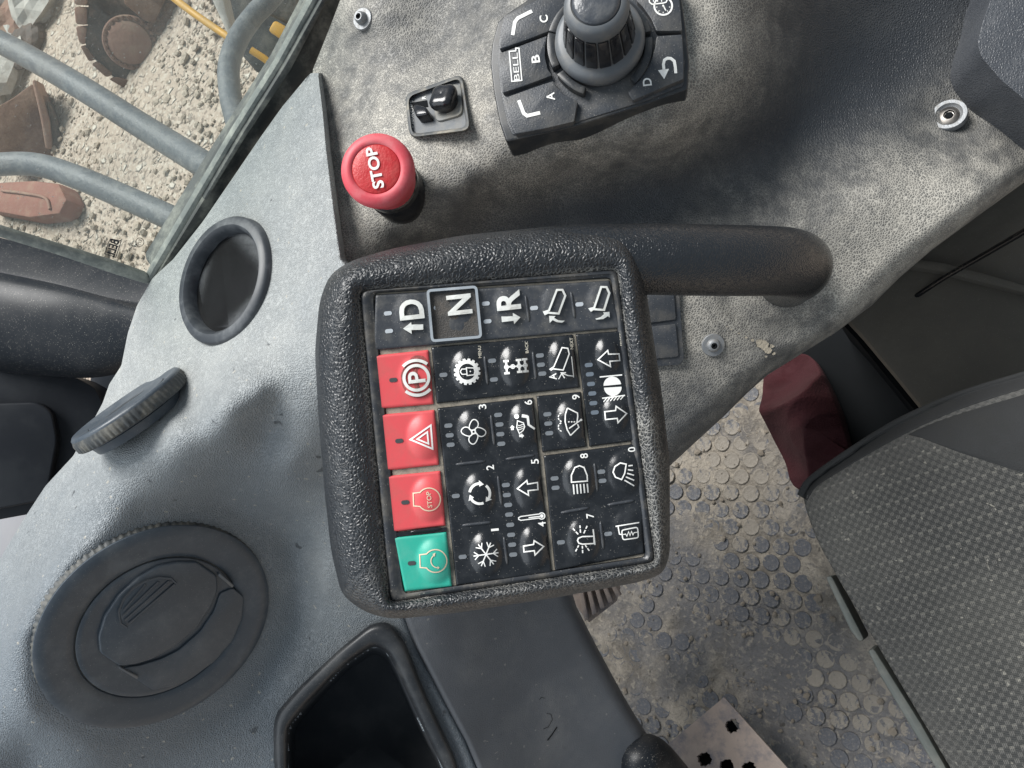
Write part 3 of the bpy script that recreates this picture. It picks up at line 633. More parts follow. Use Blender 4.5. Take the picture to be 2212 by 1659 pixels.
# ---- small round vent seen on edge
N_SV = Vector((-.50, .79, .34)).normalized(); SV_C = P(288, 890, .550); SVR = 132 * .550 / F
sv, a1, a2, nn = vent('air_vent', SV_C + N_SV * .006, N_SV, SVR, 'small ribbed air vent seen edge-on at the back corner of the dashboard', .0085)
lathe('collar', SV_C, N_SV, [(SVR * .8, -.010), (SVR * .84, -.004), (SVR * .8, -.002)], m_vent, sv, 72)
for k in range(-2, 3):
    c = SV_C + N_SV * .0072 + a1 * (k * .006 - .02); w = math.sqrt(1 - (k / 5) ** 2) * .018
    bm = slab_geo([c + a1 * .001 + a2 * w, c - a1 * .001 + a2 * w, c - a1 * .001 - a2 * w, c + a1 * .001 - a2 * w], N_SV, .003); bobj('finger_rib', bm, m_ventd, sv, False)

# ---- storage bin cut into the dashboard
_a, _b, _c = (P(x, y, DASH(x, y) - .005) for x, y in ((596, 1570), (830, 1350), (985, 1640))); _n = (_b - _a).cross(_c - _a); BP_ = Pl(_a, _n if _n.z > 0 else -_n)
bin_ = thing('storage_bin', BP_.hit(800, 1560, -.09), 'deep black open storage bin with raised lip at the bottom of the dashboard', 'storage bin')
def loop_pair(outer, inner, c, n=160):
    def hitp(poly, a):
        dx, dy = math.cos(a), math.sin(a); best = 0
        for i in range(len(poly)):
            x1, y1 = poly[i][0] - c[0], poly[i][1] - c[1]; x2, y2 = poly[(i + 1) % len(poly)][0] - c[0], poly[(i + 1) % len(poly)][1] - c[1]
            ex, ey = x2 - x1, y2 - y1; den = dx * ey - dy * ex
            if abs(den) < 1e-9: continue
            t = (x1 * ey - y1 * ex) / den; u = (x1 * dy - y1 * dx) / den
            if t > 0 and -1e-6 <= u <= 1 + 1e-6: best = max(best, t)
        return (c[0] + dx * best, c[1] + dy * best)
    A = [math.tau * k / n for k in range(n)]
    return [hitp(outer, a) for a in A], [hitp(inner, a) for a in A]
oo, ii = loop_pair(BIN, BIN_IN, (800, 1600))
vs = []; R_ = [(0, -.014), (.0, -.001), (.08, .0035), (.3, .006), (.7, .0062), (.92, .003), (1, -.003)]
for s_, l_ in R_:
    for p, q in zip(oo, ii): vs.append(BP_.hit(p[0] * (1 - s_) + q[0] * s_, p[1] * (1 - s_) + q[1] * s_, l_))
obj('lip', vs, grid_faces(len(R_), 160, True), plain('bin_lip', (.017, .019, .022), .4, dust=(.14, .14, .135), dust_amt=.22, dscale=40, specks=.3), bin_, True)
vs = []
for dep, sh in ((-.003, 1), (-.04, .97), (-.085, .93), (-.09, .9), (-.09, .0)):
    for q in ii: vs.append(BP_.hit(800 + (q[0] - 800) * sh, 1600 + (q[1] - 1600) * sh, dep))
obj('tray', vs, grid_faces(5, 160, True), m_binw, bin_, True)

# ---- dark lower panel under the dashboard
LP = TPS([(850, 1300, .638), (900, 1380, .642), (960, 1500, .650), (1000, 1580, .654), (1060, 1740, .658), (930, 1340, .642), (985, 1460, .656), (1050, 1600, .666), (1120, 1740, .673), (1000, 1100, .658), (1100, 1330, .678), (1150, 1500, .693), (1230, 1700, .703), (1230, 1320, .703), (1300, 1460, .718), (1380, 1600, .728), (1420, 1720, .738), (1200, 1100, .698)], 1e-5)
vs = []; rows = np.arange(1090, 1880, 10.0); NC = 46
LFT = [(1090, 870), (1330, 868), (1400, 897), (1500, 949), (1600, 1002), (1750, 1064)]; RGT = [(1090, 1190), (1240, 1215), (1310, 1236), (1400, 1282), (1500, 1336), (1560, 1372), (1640, 1424), (1750, 1480)]
for y in rows:
    l, r = interp(LFT, y), interp(RGT, y); xs = np.concatenate([np.linspace(l, r, NC), [r + 5, r + 8, r + 9]]); d = LP(xs, np.full(len(xs), y))
    d = d + np.concatenate([np.zeros(NC - 3), [.0005, .002, .005], [.013, .03, .10]])
    if True: d[0] += .012
    for x, z in zip(xs, d): vs.append(P(x, y, z))
lo = obj('lower_panel', vs, grid_faces(len(rows), NC + 3), m_lower); finish(lo, 'smooth dark grey panel under the dashboard between storage bin and floor', 'panel')
sm = Print(); q5 = lambda x, y: (540 + .3907 * x, 1242 + .3907 * y)
sm.stroke([q5(*p) for p in ((1645, 915), (1672, 880), (1698, 840))], 2.2); sm.stroke([q5(*p) for p in ((1640, 765), (1665, 770), (1672, 800), (1650, 840), (1622, 852))], 1.0); sm.stroke([q5(*p) for p in ((1600, 690), (1612, 676), (1630, 682))], 1.0)
o = sm.make('scuff_mark', lambda x, y: P(x, y, LP(x, y) - .0006), m_dark, lo)

# ------------------------------------------------------------------ side console
cp = [(700, 250, .559), (720, 420, .537), (750, 560, .517), (740, 60, .565), (785, 42, .545), (860, -40, .54), (900, 130, .532), (960, 60, .535), (1010, -30, .528), (870, 440, .505), (820, 300, .522), (790, 470, .520), (945, 225, .505), (1000, 330, .492), (1050, 200, .492), (1040, 60, .512),
      (1095, 340, .484), (1280, 180, .470), (1480, 60, .458), (1495, 240, .464), (1300, 300, .472), (1560, 60, .458), (1600, 150, .468), (1600, -60, .462), (1200, 345, .482), (1000, 400, .492), (940, 450, .506), (860, 500, .520), (1350, 310, .474), (1450, 300, .474),
      (1050, 450, .520), (1200, 400, .516), (1350, 372, .512), (1480, 345, .508), (1600, 300, .508), (1650, 200, .498), (1680, 60, .492), (1720, -60, .492), (900, 560, .540), (1080, 520, .536), (1250, 470, .532), (1400, 440, .528), (1550, 400, .524), (1700, 300, .524), (1800, 160, .526), (1900, 20, .530), (1950, 150, .534),
      (1500, 470, .522), (1700, 400, .517), (1850, 330, .515), (1950, 260, .522), (2050, 247, .522), (2000, 330, .512), (2110, 330, .510), (2150, 380, .503), (2000, 400, .500), (1900, 420, .500), (2060, 420, .497), (1800, 470, .505), (1950, 480, .500), (2120, 200, .528), (2200, 280, .520), (2250, 340, .515), (2240, 60, .54), (2080, 60, .535), (2060, -60, .535),
      (1700, 650, .515), (1850, 560, .507), (1540, 745, .524), (1440, 700, .524), (1600, 820, .530), (1440, 950, .545), (1300, 800, .54), (1100, 800, .55), (1450, 600, .52), (1700, 720, .525), (1200, 1050, .57)]
CON = TPS(cp, 1e-5)
def con(x, y): return CON(x, y)
CL = [(-200, 812), (-70, 762), (0, 735), (60, 712), (150, 676), (240, 672), (330, 680), (460, 698), (560, 712), (700, 800), (1080, 900)]
CR = [(-200, 2420), (260, 2420), (330, 2300), (392, 2212), (470, 2105), (540, 2010), (600, 1940), (660, 1880), (720, 1800), (760, 1735), (810, 1655), (850, 1610), (900, 1560), (950, 1505), (1010, 1440), (1080, 1370)]
rows = np.arange(-180, 1085, 5.0); NC = 230; vs = []
for y in rows:
    l, r = interp(CL, y), interp(CR, y); xs = np.concatenate([np.linspace(l, r - 80, NC - 24), np.linspace(r - 77, r, 24), [r + 3, r + 3]]); d = CON(xs, np.full(len(xs), y))
    e = np.clip((xs - (r - 80)) / 80, 0, 1); d = d + .026 * (1 - np.sqrt(np.maximum(0, 1 - e ** 2.2))); d[-2] += .05; d[-1] += .25
    # dish pressed in around the recessed fixing, soft furrows of the moulding
    rr = np.hypot((xs - 2050) / 1.25, y - 262); d = d + .004 * np.exp(-(rr / 62) ** 4)
    d = d + .0022 * np.exp(-((np.hypot(xs - 1690, (y - 620) * 1.2) - 118) / 26) ** 2)
    for x, z in zip(xs, d): vs.append(P(x, y, z))
cons = obj('side_console', vs, [tuple(f) for f in grid_faces(len(rows), NC + 2)], m_console, base=P(1400, 500, .52))
# how much dust the moulding holds: thinned along the hollow, which also paints its shade
DUST_SHADE = TPS([(700, 100, .9), (785, 42, .9), (950, 60, .5), (870, 120, .6), (1020, 20, .5), (760, 260, .95), (900, 330, 1), (1020, 250, 1), (840, 480, .9), (1100, 340, 1), (1300, 330, .85), (1480, 280, .9), (1540, 60, 1), (1580, 160, .7), (1620, 20, .5), (1000, 470, .25), (1150, 440, .12), (1300, 420, .08), (1450, 390, .08), (1600, 300, .06), (1750, 180, .05), (1900, 60, .04), (2000, 150, .05), (1800, 300, .08), (1950, 220, .12), (1250, 520, .10), (1100, 540, .2),
            (1500, 460, .30), (1650, 400, .30), (1800, 380, .45), (1900, 330, .40), (2000, 330, .55), (2050, 250, .6), (2130, 250, .5), (1700, 470, .7), (1900, 450, .9), (2100, 380, 1), (2200, 330, .9), (1850, 560, 1), (1700, 680, .9), (1550, 750, .8), (1450, 640, .8), (1500, 850, .45), (1440, 950, .25), (2080, 40, .03), (2200, 200, .3)], 1e-4)
wv = np.clip(DUST_SHADE([1106 + F * v.x / -v.z for v in vs], [829.5 - F * v.y / -v.z for v in vs]), 0, 1)
cons.data.attributes.new('dust', 'FLOAT', 'POINT').data.foreach_set('value', wv.astype(np.float32))  # dust together with the painted shade of the hollow
finish(cons, 'dusty dark leather-grained side console carrying the knob, switch and red button', 'console')
def con_n(x, y, s=6):
    a = P(x - s, y, con(x - s, y)); b = P(x + s, y, con(x + s, y)); c = P(x, y - s, con(x, y - s)); d = P(x, y + s, con(x, y + s))
    n = (b - a).cross(c - d).normalized(); return n if n.z > 0 else -n
# dried mud smear by the lower fixing
sm = Print(); random.seed(3)
for bx_, by_, br_ in ((1650, 746, 13), (1640, 738, 8), (1660, 756, 9), (1668, 748, 5), (1626, 735, 4), (1612, 729, 3), (1596, 720, 2.4), (1580, 712, 2), (1570, 706, 1.6), (1672, 764, 4), (1655, 770, 3)):
    sm.fill([(bx_ + br_ * random.uniform(.6, 1.25) * math.cos(t_ * math.tau / 11), by_ + br_ * random.uniform(.45, .95) * math.sin(t_ * math.tau / 11)) for t_ in range(11)])
sm.make('mud_smear', lambda x, y: P(x, y, con(x, y) - .0005), plain('dried_mud', (.42, .37, .29), .95, bump=.0008, bscale=500), cons)
# ---- armrest corner
ar = Pl(P(2170, 110, .485), (-.15, .1, .98))
o = slab('armrest', round_poly([(2152, -60), (2140, 0), (2122, 50), (2112, 95), (2120, 122), (2160, 170), (2212, 214), (2400, 370), (2500, -160), (2190, -160)], 12), ar, .05, m_arm, None, bevel=.016, bseg=4)
finish(o, 'smooth dark grey vinyl armrest corner at the top right', 'armrest')
# ------------------------------------------------------------------ keypad pod
DK = .375
KP = Pl((0, 0, -DK), (0, 0, 1))
pod = thing('keypad', P(1080, 930, .42), 'black keypad pod with red, green and black symbol keys and a curved grip', 'keypad')
K_IN = round_poly([(777, 628), (1333, 582), (1415, 1214), (843, 1301)], 14)
K_OUT = round_poly([(690, 650), (680, 760), (688, 900), (700, 1050), (715, 1190), (738, 1286), (790, 1324), (850, 1338), (1000, 1322), (1200, 1291), (1380, 1258), (1432, 1240), (1447, 1200), (1447, 1000), (1430, 850), (1410, 720), (1398, 640), (1388, 560), (1350, 500), (1200, 488), (1000, 508), (850, 536), (760, 562), (712, 592)], 26)
oo, ii = loop_pair(K_OUT, K_IN, (1080, 940), 420)
prof = []
for k in range(15):
    s_ = k / 14
    l_ = .0012 + .0042 * math.sin(min(1, s_ / .42) * math.pi / 2) if s_ < .42 else -.016 + .0214 * math.sqrt(max(0, 1 - ((s_ - .42) / .58) ** 2.3))
    prof.append((s_, l_))
vs = []
for s_, l_ in [(0, -.006)] + prof + [(1.0, -.022), (.93, -.034), (.6, -.040)]:
    for p, q in zip(oo, ii): vs.append(P(q[0] * (1 - s_) + p[0] * s_, q[1] * (1 - s_) + p[1] * s_, DK - l_))
nr = len(vs) // 420; c_ = len(vs); vs.append(P(1080, 940, DK + .040))
fs = [tuple(reversed(f)) for f in grid_faces(nr, 420, True)] + [((nr - 1) * 420 + k, (nr - 1) * 420 + (k + 1) % 420, c_) for k in range(420)]
hs = obj('housing', vs, fs, m_rim, pod)
rowS = [0] + [p_[0] for p_ in prof] + [1, .93, .6]; wv = []
for s_ in rowS:
    for k in range(420):
        a = (k / 420 * 360 + 30) % 360                          # clockwise in the picture, 0 near the upper right
        side = .62 if 15 < a < 82 else .30 if 82 <= a < 165 else .05
        if 15 < a < 82: side *= .6 + .6 * (1 - s_)
        wv.append(min(1, side + .9 * max(0, 1 - s_ / .14)))
wv.append(0); hs.data.attributes.new('dust', 'FLOAT', 'POINT').data.foreach_set('value', np.array(wv, np.float32))
HP = [(850, 604, .396), (950, 584, .394), (1050, 571, .392), (1150, 564, .391), (1250, 560, .391), (1350, 560, .391), (1450, 561, .392), (1550, 563, .395), (1630, 564, .400), (1690, 566, .409), (1719, 572, .424), (1722, 580, .448), (1712, 590, .480), (1700, 598, .515), (1694, 602, .535)]
HR = [.0095, .0125, .0146, .0160, .0172, .0178, .0181, .0182, .0182, .0184, .0186, .0188, .0192, .0205, .0225]
v, f = tube_geo([P(*p) for p in HP], HR, 40, 7); obj('grip', v, f, m_grip, pod)
# bezel ring and dusty floor of the key field
FIELD = round_poly([(808, 634), (1318, 601), (1393, 1202), (874, 1281)], 10)
fo, fi = loop_pair(K_IN, FIELD, (1090, 930), 300)
vs = []; R_ = [(0, -.004), (0, .0006), (.12, .0016), (.42, .0018), (.62, .0008), (.85, .0004), (1, -.0016)]
for s_, l_ in R_:
    for p, q in zip(fo, fi): vs.append(P(p[0] * (1 - s_) + q[0] * s_, p[1] * (1 - s_) + q[1] * s_, DK - l_))
obj('bezel', vs, [tuple(x) for x in grid_faces(len(R_), 300, True)], plain('bezel_black', (.026, .029, .034), .32, dust=(.22, .195, .155), dust_amt=.4, dscale=70, specks=.5), pod, True, None, 50)
slab('key_field', FIELD, KP, .002, m_groove, pod, lift=-.0008)

DOMES = []
def dome(c, x, y, rx, ry, h):
    p = c(x, y); k = {c1: .2474, c2: .22787, c3: .27996, c4: .26042}[c]; DOMES.append((p[0], p[1], rx * k, ry * k, h))
for a in ((c1, 1375, 1320, 150, 205, .0022), (c2, 378, 1110, 150, 225, .0024), (c2, 835, 1060, 150, 235, .0024), (c2, 1262, 1000, 130, 190, .0022), (c4, 1165, 120, 120, 165, .0020),
          (c3, 890, 210, 145, 185, .0021), (c3, 920, 690, 145, 185, .0020), (c3, 965, 1165, 145, 185, .0022), (c3, 1262, 165, 135, 185, .0024), (c3, 1310, 650, 135, 180, .0024), (c3, 1360, 1112, 135, 185, .0026),
          (c4, 415, 200, 140, 195, .0024), (c4, 800, 180, 140, 195, .0024), (c4, 440, 740, 125, 200, .0022), (c4, 490, 1225, 125, 200, .0024), (c4, 865, 655, 150, 200, .0024), (c4, 1235, 610, 150, 195, .0020), (c4, 900, 1165, 150, 205, .0022), (c4, 1262, 1085, 140, 190, .0016),
          (c1, 890, 850, 175, 230, .0009), (c1, 1290, 800, 150, 220, .0006), (c2, 320, 545, 160, 215, .0009), (c2, 765, 520, 150, 200, .0010), (c2, 1190, 500, 140, 190, .0010), (c1, 930, 1378, 165, 200, .0010)): dome(*a)
TH = math.radians(-6.5)
def lift_at(x, y):
    z = .0006
    for cx, cy, rx, ry, h in DOMES:
        dx, dy = x - cx, y - cy; u = dx * math.cos(TH) + dy * math.sin(TH); w = -dx * math.sin(TH) + dy * math.cos(TH)
        q = (u / rx) ** 2 + (w / ry) ** 2
        if q < 1: z += 1.35 * h * (1 - q) ** 1.35 * (1 + .6 * q)
    return z
def KS(lift): return lambda x, y: P(x, y, DK - lift_at(x, y) - lift)
def key(name, quad, mat, label=None):
    q = [np.array(p, float) for p in quad]; cq = sum(q) / 4; q = [p + np.sign(p - cq) * 1.0 for p in q]; w = np.linalg.norm(q[1] - q[0]); h = np.linalg.norm(q[3] - q[0])
    nu, nv = max(6, int(w / 4.5)), max(6, int(h / 4.5)); us = [0, 1.6 / w] + list(np.linspace(3.2 / w, 1 - 3.2 / w, nu)) + [1 - 1.6 / w, 1]; ws = [0, 1.6 / h] + list(np.linspace(3.2 / h, 1 - 3.2 / h, nv)) + [1 - 1.6 / h, 1]
    vs = []
    for j, b in enumerate(ws):
        for i, a in enumerate(us):
            # soften corners
            aa, bb = a, b
            ci = min(i, len(us) - 1 - i); cj = min(j, len(ws) - 1 - j)
            if ci == 0 and cj == 0: aa += (2.2 / w) * (1 if i == 0 else -1); bb += (2.2 / h) * (1 if j == 0 else -1)
            p = (q[0] * (1 - aa) + q[1] * aa) * (1 - bb) + (q[3] * (1 - aa) + q[2] * aa) * bb
            ed = min(ci, cj); lf = lift_at(*p) - (.0018 if ed == 0 else .0004 if ed == 1 else 0)
            vs.append(P(p[0], p[1], DK - lf))
    o = obj(name, vs, grid_faces(len(ws), len(us)), mat, pod)
    if label: o['label'] = label
    return o
T1 = key('key_strip', [(811, 637), (1316, 606), (1342, 708), (806, 757)], m_keyg, 'grey strip of raised drive and tipping symbols')
R1 = key('key', [c1(568, 1185), c1(1032, 1136), c1(1080, 1605), c1(580, 1650)], m_red, 'scuffed red parking brake key')
R2 = key('key', [c3(518, 40), c3(960, 0), c3(995, 420), c3(555, 470)], m_red, 'red hazard triangle key')
R3 = key('key', [c3(565, 515), c3(1005, 470), c3(1045, 890), c3(632, 942)], m_red, 'red engine stop key')
G1 = key('key', [c3(645, 985), c3(1052, 940), c3(1095, 1360), c3(735, 1400)], m_green, 'green engine start key')
K1 = key('key_strip', [c1(1060, 1112), c2(925, 803), c2(992, 1302), c1(1108, 1602)], m_key)
K2 = key('key_strip', [c2(955, 800), c2(1412, 765), c4(1372, 330), c4(950, 386)], m_key)
K3 = key('key', [c2(583, 1386), c2(1000, 1345), c4(925, 386), c4(560, 431)], m_key)
K4 = key('key_block', [(945, 882), (1151, 859), (1192, 1237), (986, 1265)], m_key)
K5 = key('key_block', [c4(568, 462), c4(1382, 355), c4(1402, 1272), c4(665, 1416)], m_key)
slab('black_gap', [c3(635, 950), c3(1050, 905), c3(1055, 935), c3(640, 980)], KP, .002, m_gloss, pod, lift=.0002)

W = KS(.0003)
def icon(name, parent, build, mat=None, thick=0.0):
    p = Print(); build(p); return p.make(name, W, mat or m_white, parent, thick)
def lamps(parent, c, pts, mat=None, w=9.2, l=17.5):
    for x, y in pts:
        q = c(x, y); p = Print(); e1 = np.array((math.cos(TH), math.sin(TH))); e2 = np.array((-e1[1], e1[0])); poly = []
        for k in range(20):
            a = math.tau * k / 20; dx = (l - w) / 2 * (1 if math.cos(a) > 0 else -1) + w / 2 * math.cos(a); poly.append(tuple(np.array(q) + e1 * dx + e2 * (w / 2 * math.sin(a))))
        p.fill(poly); p.make('indicator_lamp', KS(.00025), mat or m_led, parent)
def ridges(parent, c, segs, mat=None):
    for a, b in segs:
        A, B = c(*a), c(*b); pts = [P(A[0] + (B[0] - A[0]) * t, A[1] + (B[1] - A[1]) * t, DK - lift_at(A[0] + (B[0] - A[0]) * t, A[1] + (B[1] - A[1]) * t) + .0001) for t in np.linspace(0, 1, 7)]
        v, f = tube_geo(pts, [.0004] + [.0008] * 5 + [.0004], 8, 2); obj('ridge', v, f, mat or m_keyg, parent)
E1 = (-.11, -.994)
# --- drive strip
def rt(name, ch, c, cap, w):
    icon(name, T1, lambda p: p.text(ch, c, cap, w, E1, bold=.025), m_whited, .0011)
rt('letter_d', 'D', c1(887, 783), 53, 43); rt('letter_n', 'N', c1(1305, 740), 53, 43); rt('letter_r', 'R', c2(315, 478), 52, 42)
icon('arrow', T1, lambda p: p.fill(L(c1, (815, 950), (885, 895), (888, 915), (990, 912), (990, 958), (888, 962), (890, 995))), m_whited, .0010)
icon('arrow', T1, lambda p: p.fill(L(c2, (250, 632), (360, 630), (358, 598), (430, 640), (372, 702), (365, 672), (255, 685))), m_whited, .0010)
icon('tipper_symbol', T1, lambda p: p.stroke(L(c2, (655, 590), (700, 575), (775, 380), (828, 380), (855, 435), (792, 604), (690, 596), (665, 608)), 4.2, True), m_whited, .0009)
icon('curved_arrow', T1, lambda p: p.fill(L(c2, (702, 626), (762, 628), (748, 645), (790, 668), (850, 672), (825, 690), (775, 685), (735, 665), (708, 692))), m_whited, .0009)
icon('tipper_symbol', T1, lambda p: p.stroke(L(c2, (1088, 560), (1128, 550), (1195, 352), (1245, 354), (1272, 410), (1222, 570), (1120, 562), (1100, 575)), 4.2, True), m_whited, .0009)
icon('curved_arrow', T1, lambda p: p.fill(L(c2, (1140, 652), (1190, 636), (1225, 606), (1212, 594), (1272, 588), (1275, 640), (1258, 627), (1215, 655), (1150, 662))), m_whited, .0009)
lamps(T1, c1, ((680, 815), (690, 970), (1115, 765), (1535, 730), (1550, 885)), m_ledp); lamps(T1, c2, ((560, 550), (990, 515)), m_ledp)
ridges(T1, c2, (((478, 430), (512, 680)), ((910, 395), (945, 645))))
wp = Print(); wp.fill(L(c1, (1050, 645), (1435, 610), (1475, 1005), (1085, 1040))); wp.make('worn_patch', KS(.00012), plain('worn_grey', (.040, .037, .034), .6, dust=(.12, .10, .08), dust_amt=.5, dscale=160, bump=.0004, bscale=1500), T1)
nb = Print(); nb.stroke(round_poly(L(c1, (1032, 622), (1452, 588), (1494, 1022), (1072, 1058)), 7, 4), 5.6, True); nb.make('selector_frame', KS(.0), m_chrome, T1, .0024)
# --- red and green keys
def pk(p):
    p.stroke(L(c1, *arc(930, 1378, 108, 0, 352, 34)), 6.5, True); p.text('P', c1(932, 1372), 37, 25, E1, bold=.02)
    p.stroke(L(c1, *arc(930, 1378, 152, -140, -52, 16)), 6.5); p.stroke(L(c1, *arc(935, 1378, 152, 40, 130, 16)), 6.5)
wp = Print(); wp.fill(round_poly(L(c1, (835, 1265), (900, 1180), (1000, 1185), (1040, 1260), (1060, 1400), (1050, 1520), (960, 1560), (850, 1530), (800, 1440), (790, 1340)), 10, 4)); wp.make('worn_patch', KS(.00012), plain('worn_red', (.30, .055, .050), .6, dust=(.06, .035, .03), dust_amt=.9, dscale=160, bump=.0003, bscale=1200), R1)
icon('parking_symbol', R1, pk, m_whited, .0008); lamps(R1, c1, ((727, 1397),), m_ledk)
icon('warning_triangle', R2, lambda p: p.stroke(L(c3, (775, 228), (932, 118), (946, 300)), 3.6, True).stroke(L(c3, (828, 225), (905, 170), (914, 260)), 3.4, True)); lamps(R2, c3, ((688, 238),), m_ledk)
def eng(cx, cy): return arc(cx, cy, 88, -142, 142, 30) + [(cx - 118, cy + 50), (cx - 122, cy - 48)]
def engs(p, cx, cy): p.stroke(L(c3, *eng(cx, cy)), 2.6, True)
m_gold = plain('worn_print', (.62, .50, .36), .5, dust=(.5, .25, .2), dust_amt=.3)
icon('engine_stop_symbol', R3, lambda p: (engs(p, 918, 690), p.text('STOP', c3(920, 692), 10, 35, E1, bold=.01)), m_gold); lamps(R3, c3, ((735, 712),), m_ledk)
icon('engine_start_symbol', G1, lambda p: (engs(p, 968, 1165), p.stroke(L(c3, *arc(985, 1165, 52, 90, 245, 14)), 2.2), p.fill(L(c3, (968, 1100), (945, 1112), (962, 1132))), p.fill(L(c3, (985, 1205), (985, 1230), (1000, 1216)))), m_gold); lamps(G1, c3, ((785, 1182),), m_ledk)
ridges(R3, c3, (((770, 942), (1010, 912)),), m_gloss)
# --- menu / back / next strip
def gear(p):
    p.stroke(L(c1, *arc(1372, 1325, 86, 0, 352, 40)), 7.5, True)
    for k in range(16):
        a = math.radians(k * 22.5 + 8); ca, sa = math.cos(a), math.sin(a); b = lambda r, o_: (1372 + ca * r - sa * o_, 1325 + sa * r + ca * o_)
        p.fill(L(c1, b(96, -15), b(116, -11), b(116, 11), b(96, 15)))
    p.stroke(L(c1, (1365, 1290), (1430, 1292), (1440, 1320), (1432, 1352), (1372, 1358)), 2.2, True); p.stroke(L(c1, (1362, 1300), (1325, 1302), (1312, 1325), (1328, 1348), (1366, 1346)), 2.2); p.disc(c1(1400, 1322), 1.6, 8)
icon('gear_lock_symbol', K1, gear)
def word(parent, t, c, x, y, w): icon('lettering', parent, lambda p: p.text(t, c(x, y), 6.6, w, (-.06, -1)), plain('pale_gold_print', (.60, .56, .46), .5))
word(K1, 'MENU', c1, 1482, 1152, 26); word(K1, 'BACK', c2, 490, 922, 25); word(K1, 'NEXT', c2, 915, 886, 25); word(K2, 'SELECT', c2, 1388, 850, 27)
def axle(p):
    p.stroke(L(c2, (300, 1110), (475, 1095)), 3)
    for x, y in ((298, 1110), (358, 1105), (418, 1100), (476, 1094)): p.disc(c2(x, y), 5.2, 14)
    for (a, b) in (((294, 1055), (303, 1168)), ((412, 1045), (424, 1155)), ((470, 1038), (482, 1150))):
        p.stroke(L(c2, a, b), 4.5); p.stroke(L(c2, (a[0] - 26, a[1]), (a[0] + 26, a[1] - 4)), 4.8); p.stroke(L(c2, (b[0] - 26, b[1] + 2), (b[0] + 26, b[1] - 2)), 4.8)
icon('axle_symbol', K1, axle)
icon('axle_cross', K1, lambda p: [p.stroke(L(c2, (x - 10, y - 10 * s), (x + 10, y + 10 * s)), 1.3) for x, y in ((298, 1110), (358, 1105), (418, 1100), (476, 1094)) for s in (1, -1)], m_gloss)
def tipa(p):
    p.stroke(L(c2, (712, 1130), (748, 1105), (825, 925), (880, 932), (893, 985), (836, 1138), (738, 1126), (722, 1138)), 2.6, True); p.text('A', c2(738, 1200), 16, 14, (-.1, -1), bold=.02)
    p.stroke(L(c2, (915, 1010), (935, 1208)), 1.8); p.stroke(L(c2, (932, 1195), (880, 1190), (820, 1166)), 2.2); p.stroke(L(c2, (862, 1163), (818, 1165), (850, 1215)), 2.6); p.stroke(L(c2, (792, 1225), (826, 1164)), 2)
icon('tipper_angle_symbol', K1, tipa)
lamps(K1, c1, ((1165, 1352),)); lamps(K1, c2, ((162, 1050), (180, 1228), (615, 1000), (625, 1088), (638, 1172))); ridges(K1, c2, (((90, 1005), (120, 1275)), ((548, 965), (578, 1225))))
# --- lamp level key
icon('arrow_outline', K2, lambda p: p.stroke(L(c2, (1165, 1040), (1258, 952), (1266, 988), (1366, 985), (1372, 1048), (1278, 1055), (1284, 1105)), 2.7, True))
icon('arrow_outline', K2, lambda p: p.stroke(L(c4, (1076, 97), (1166, 87), (1170, 52), (1258, 112), (1186, 188), (1180, 152), (1082, 162)), 2.7, True))
def lampi(p):
    p.stroke(L(c2, (1182, 1204), (1395, 1184)), 2.8); p.fill(L(c2, (1220, 1288), *arc(1302, 1284, 84, 182, 352, 18), (1384, 1272))); p.fill(L(c2, (1222, 1306), (1388, 1296), *arc(1306, 1300, 84, -4, 176, 18)[1:]))
    p.stroke(L(c2, (1205, 1406), (1422, 1378)), 2.8)
    for k in range(6): x = 1248 + k * 32; y = 1404 - k * 4.2; p.stroke(L(c2, (x, y), (x - 30, y + 36)), 2)
icon('wall_lamp_symbol', K2, lampi)
icon('pointer_arrow', K2, lambda p: p.stroke(L(c2, (1450, 1308), (1468, 1306), (1484, 1405)), 1.6).fill(L(c2, (1470, 1408), (1502, 1402), (1492, 1446))))
lamps(K2, c2, ((1078, 1090), (1088, 1178), (1100, 1270), (1112, 1360), (1122, 1452), (1135, 1540)), plain('lamp_window_blue', (.13, .155, .185), .3))
# --- digits
def digit(parent, ch, c, x, y): icon('digit', parent, lambda p: p.text(ch, c(x, y), 16.5, 10.5 if ch != '1' else 5, (-.1, -1), bold=.012))
digit(K3, '9', c2, 957, 1393); digit(K4, '3', c4, 62, 55); digit(K4, '6', c4, 442, 20); digit(K4, '2', c4, 125, 560); digit(K4, '5', c4, 497, 510); digit(K4, '4', c4, 555, 1030); digit(K4, '1', c4, 165, 1076)
digit(K5, '8', c4, 905, 463); digit(K5, '0', c4, 1300, 410); digit(K5, '7', c4, 955, 960)
# --- wiper
def wip(p):
    p.stroke(L(c4, (766, 66), (850, 108), (852, 135), (846, 185)), 2.6); p.stroke(L(c4, (766, 66), (749, 120), (747, 180), (764, 245), (792, 294)), 2.6); p.stroke(L(c4, (792, 294), (862, 226), (850, 200)), 2.6)
    p.stroke(L(c4, (780, 236), (872, 170)), 2.6); p.disc(c4(880, 165), 2.6, 10)
    for x in (772, 796, 818): p.stroke(L(c4, (x, 182), (x + 12, 180)), 2.4)
    for cy in (143, 224):
        for a in (-255, -215, -175, -135): p.stroke(L(c4, *arc(727, cy, 36, a, a + 26, 4)), 2.3)
icon('wiper_symbol', K3, wip); lamps(K3, c4, ((600, 118), (608, 195), (616, 275)))
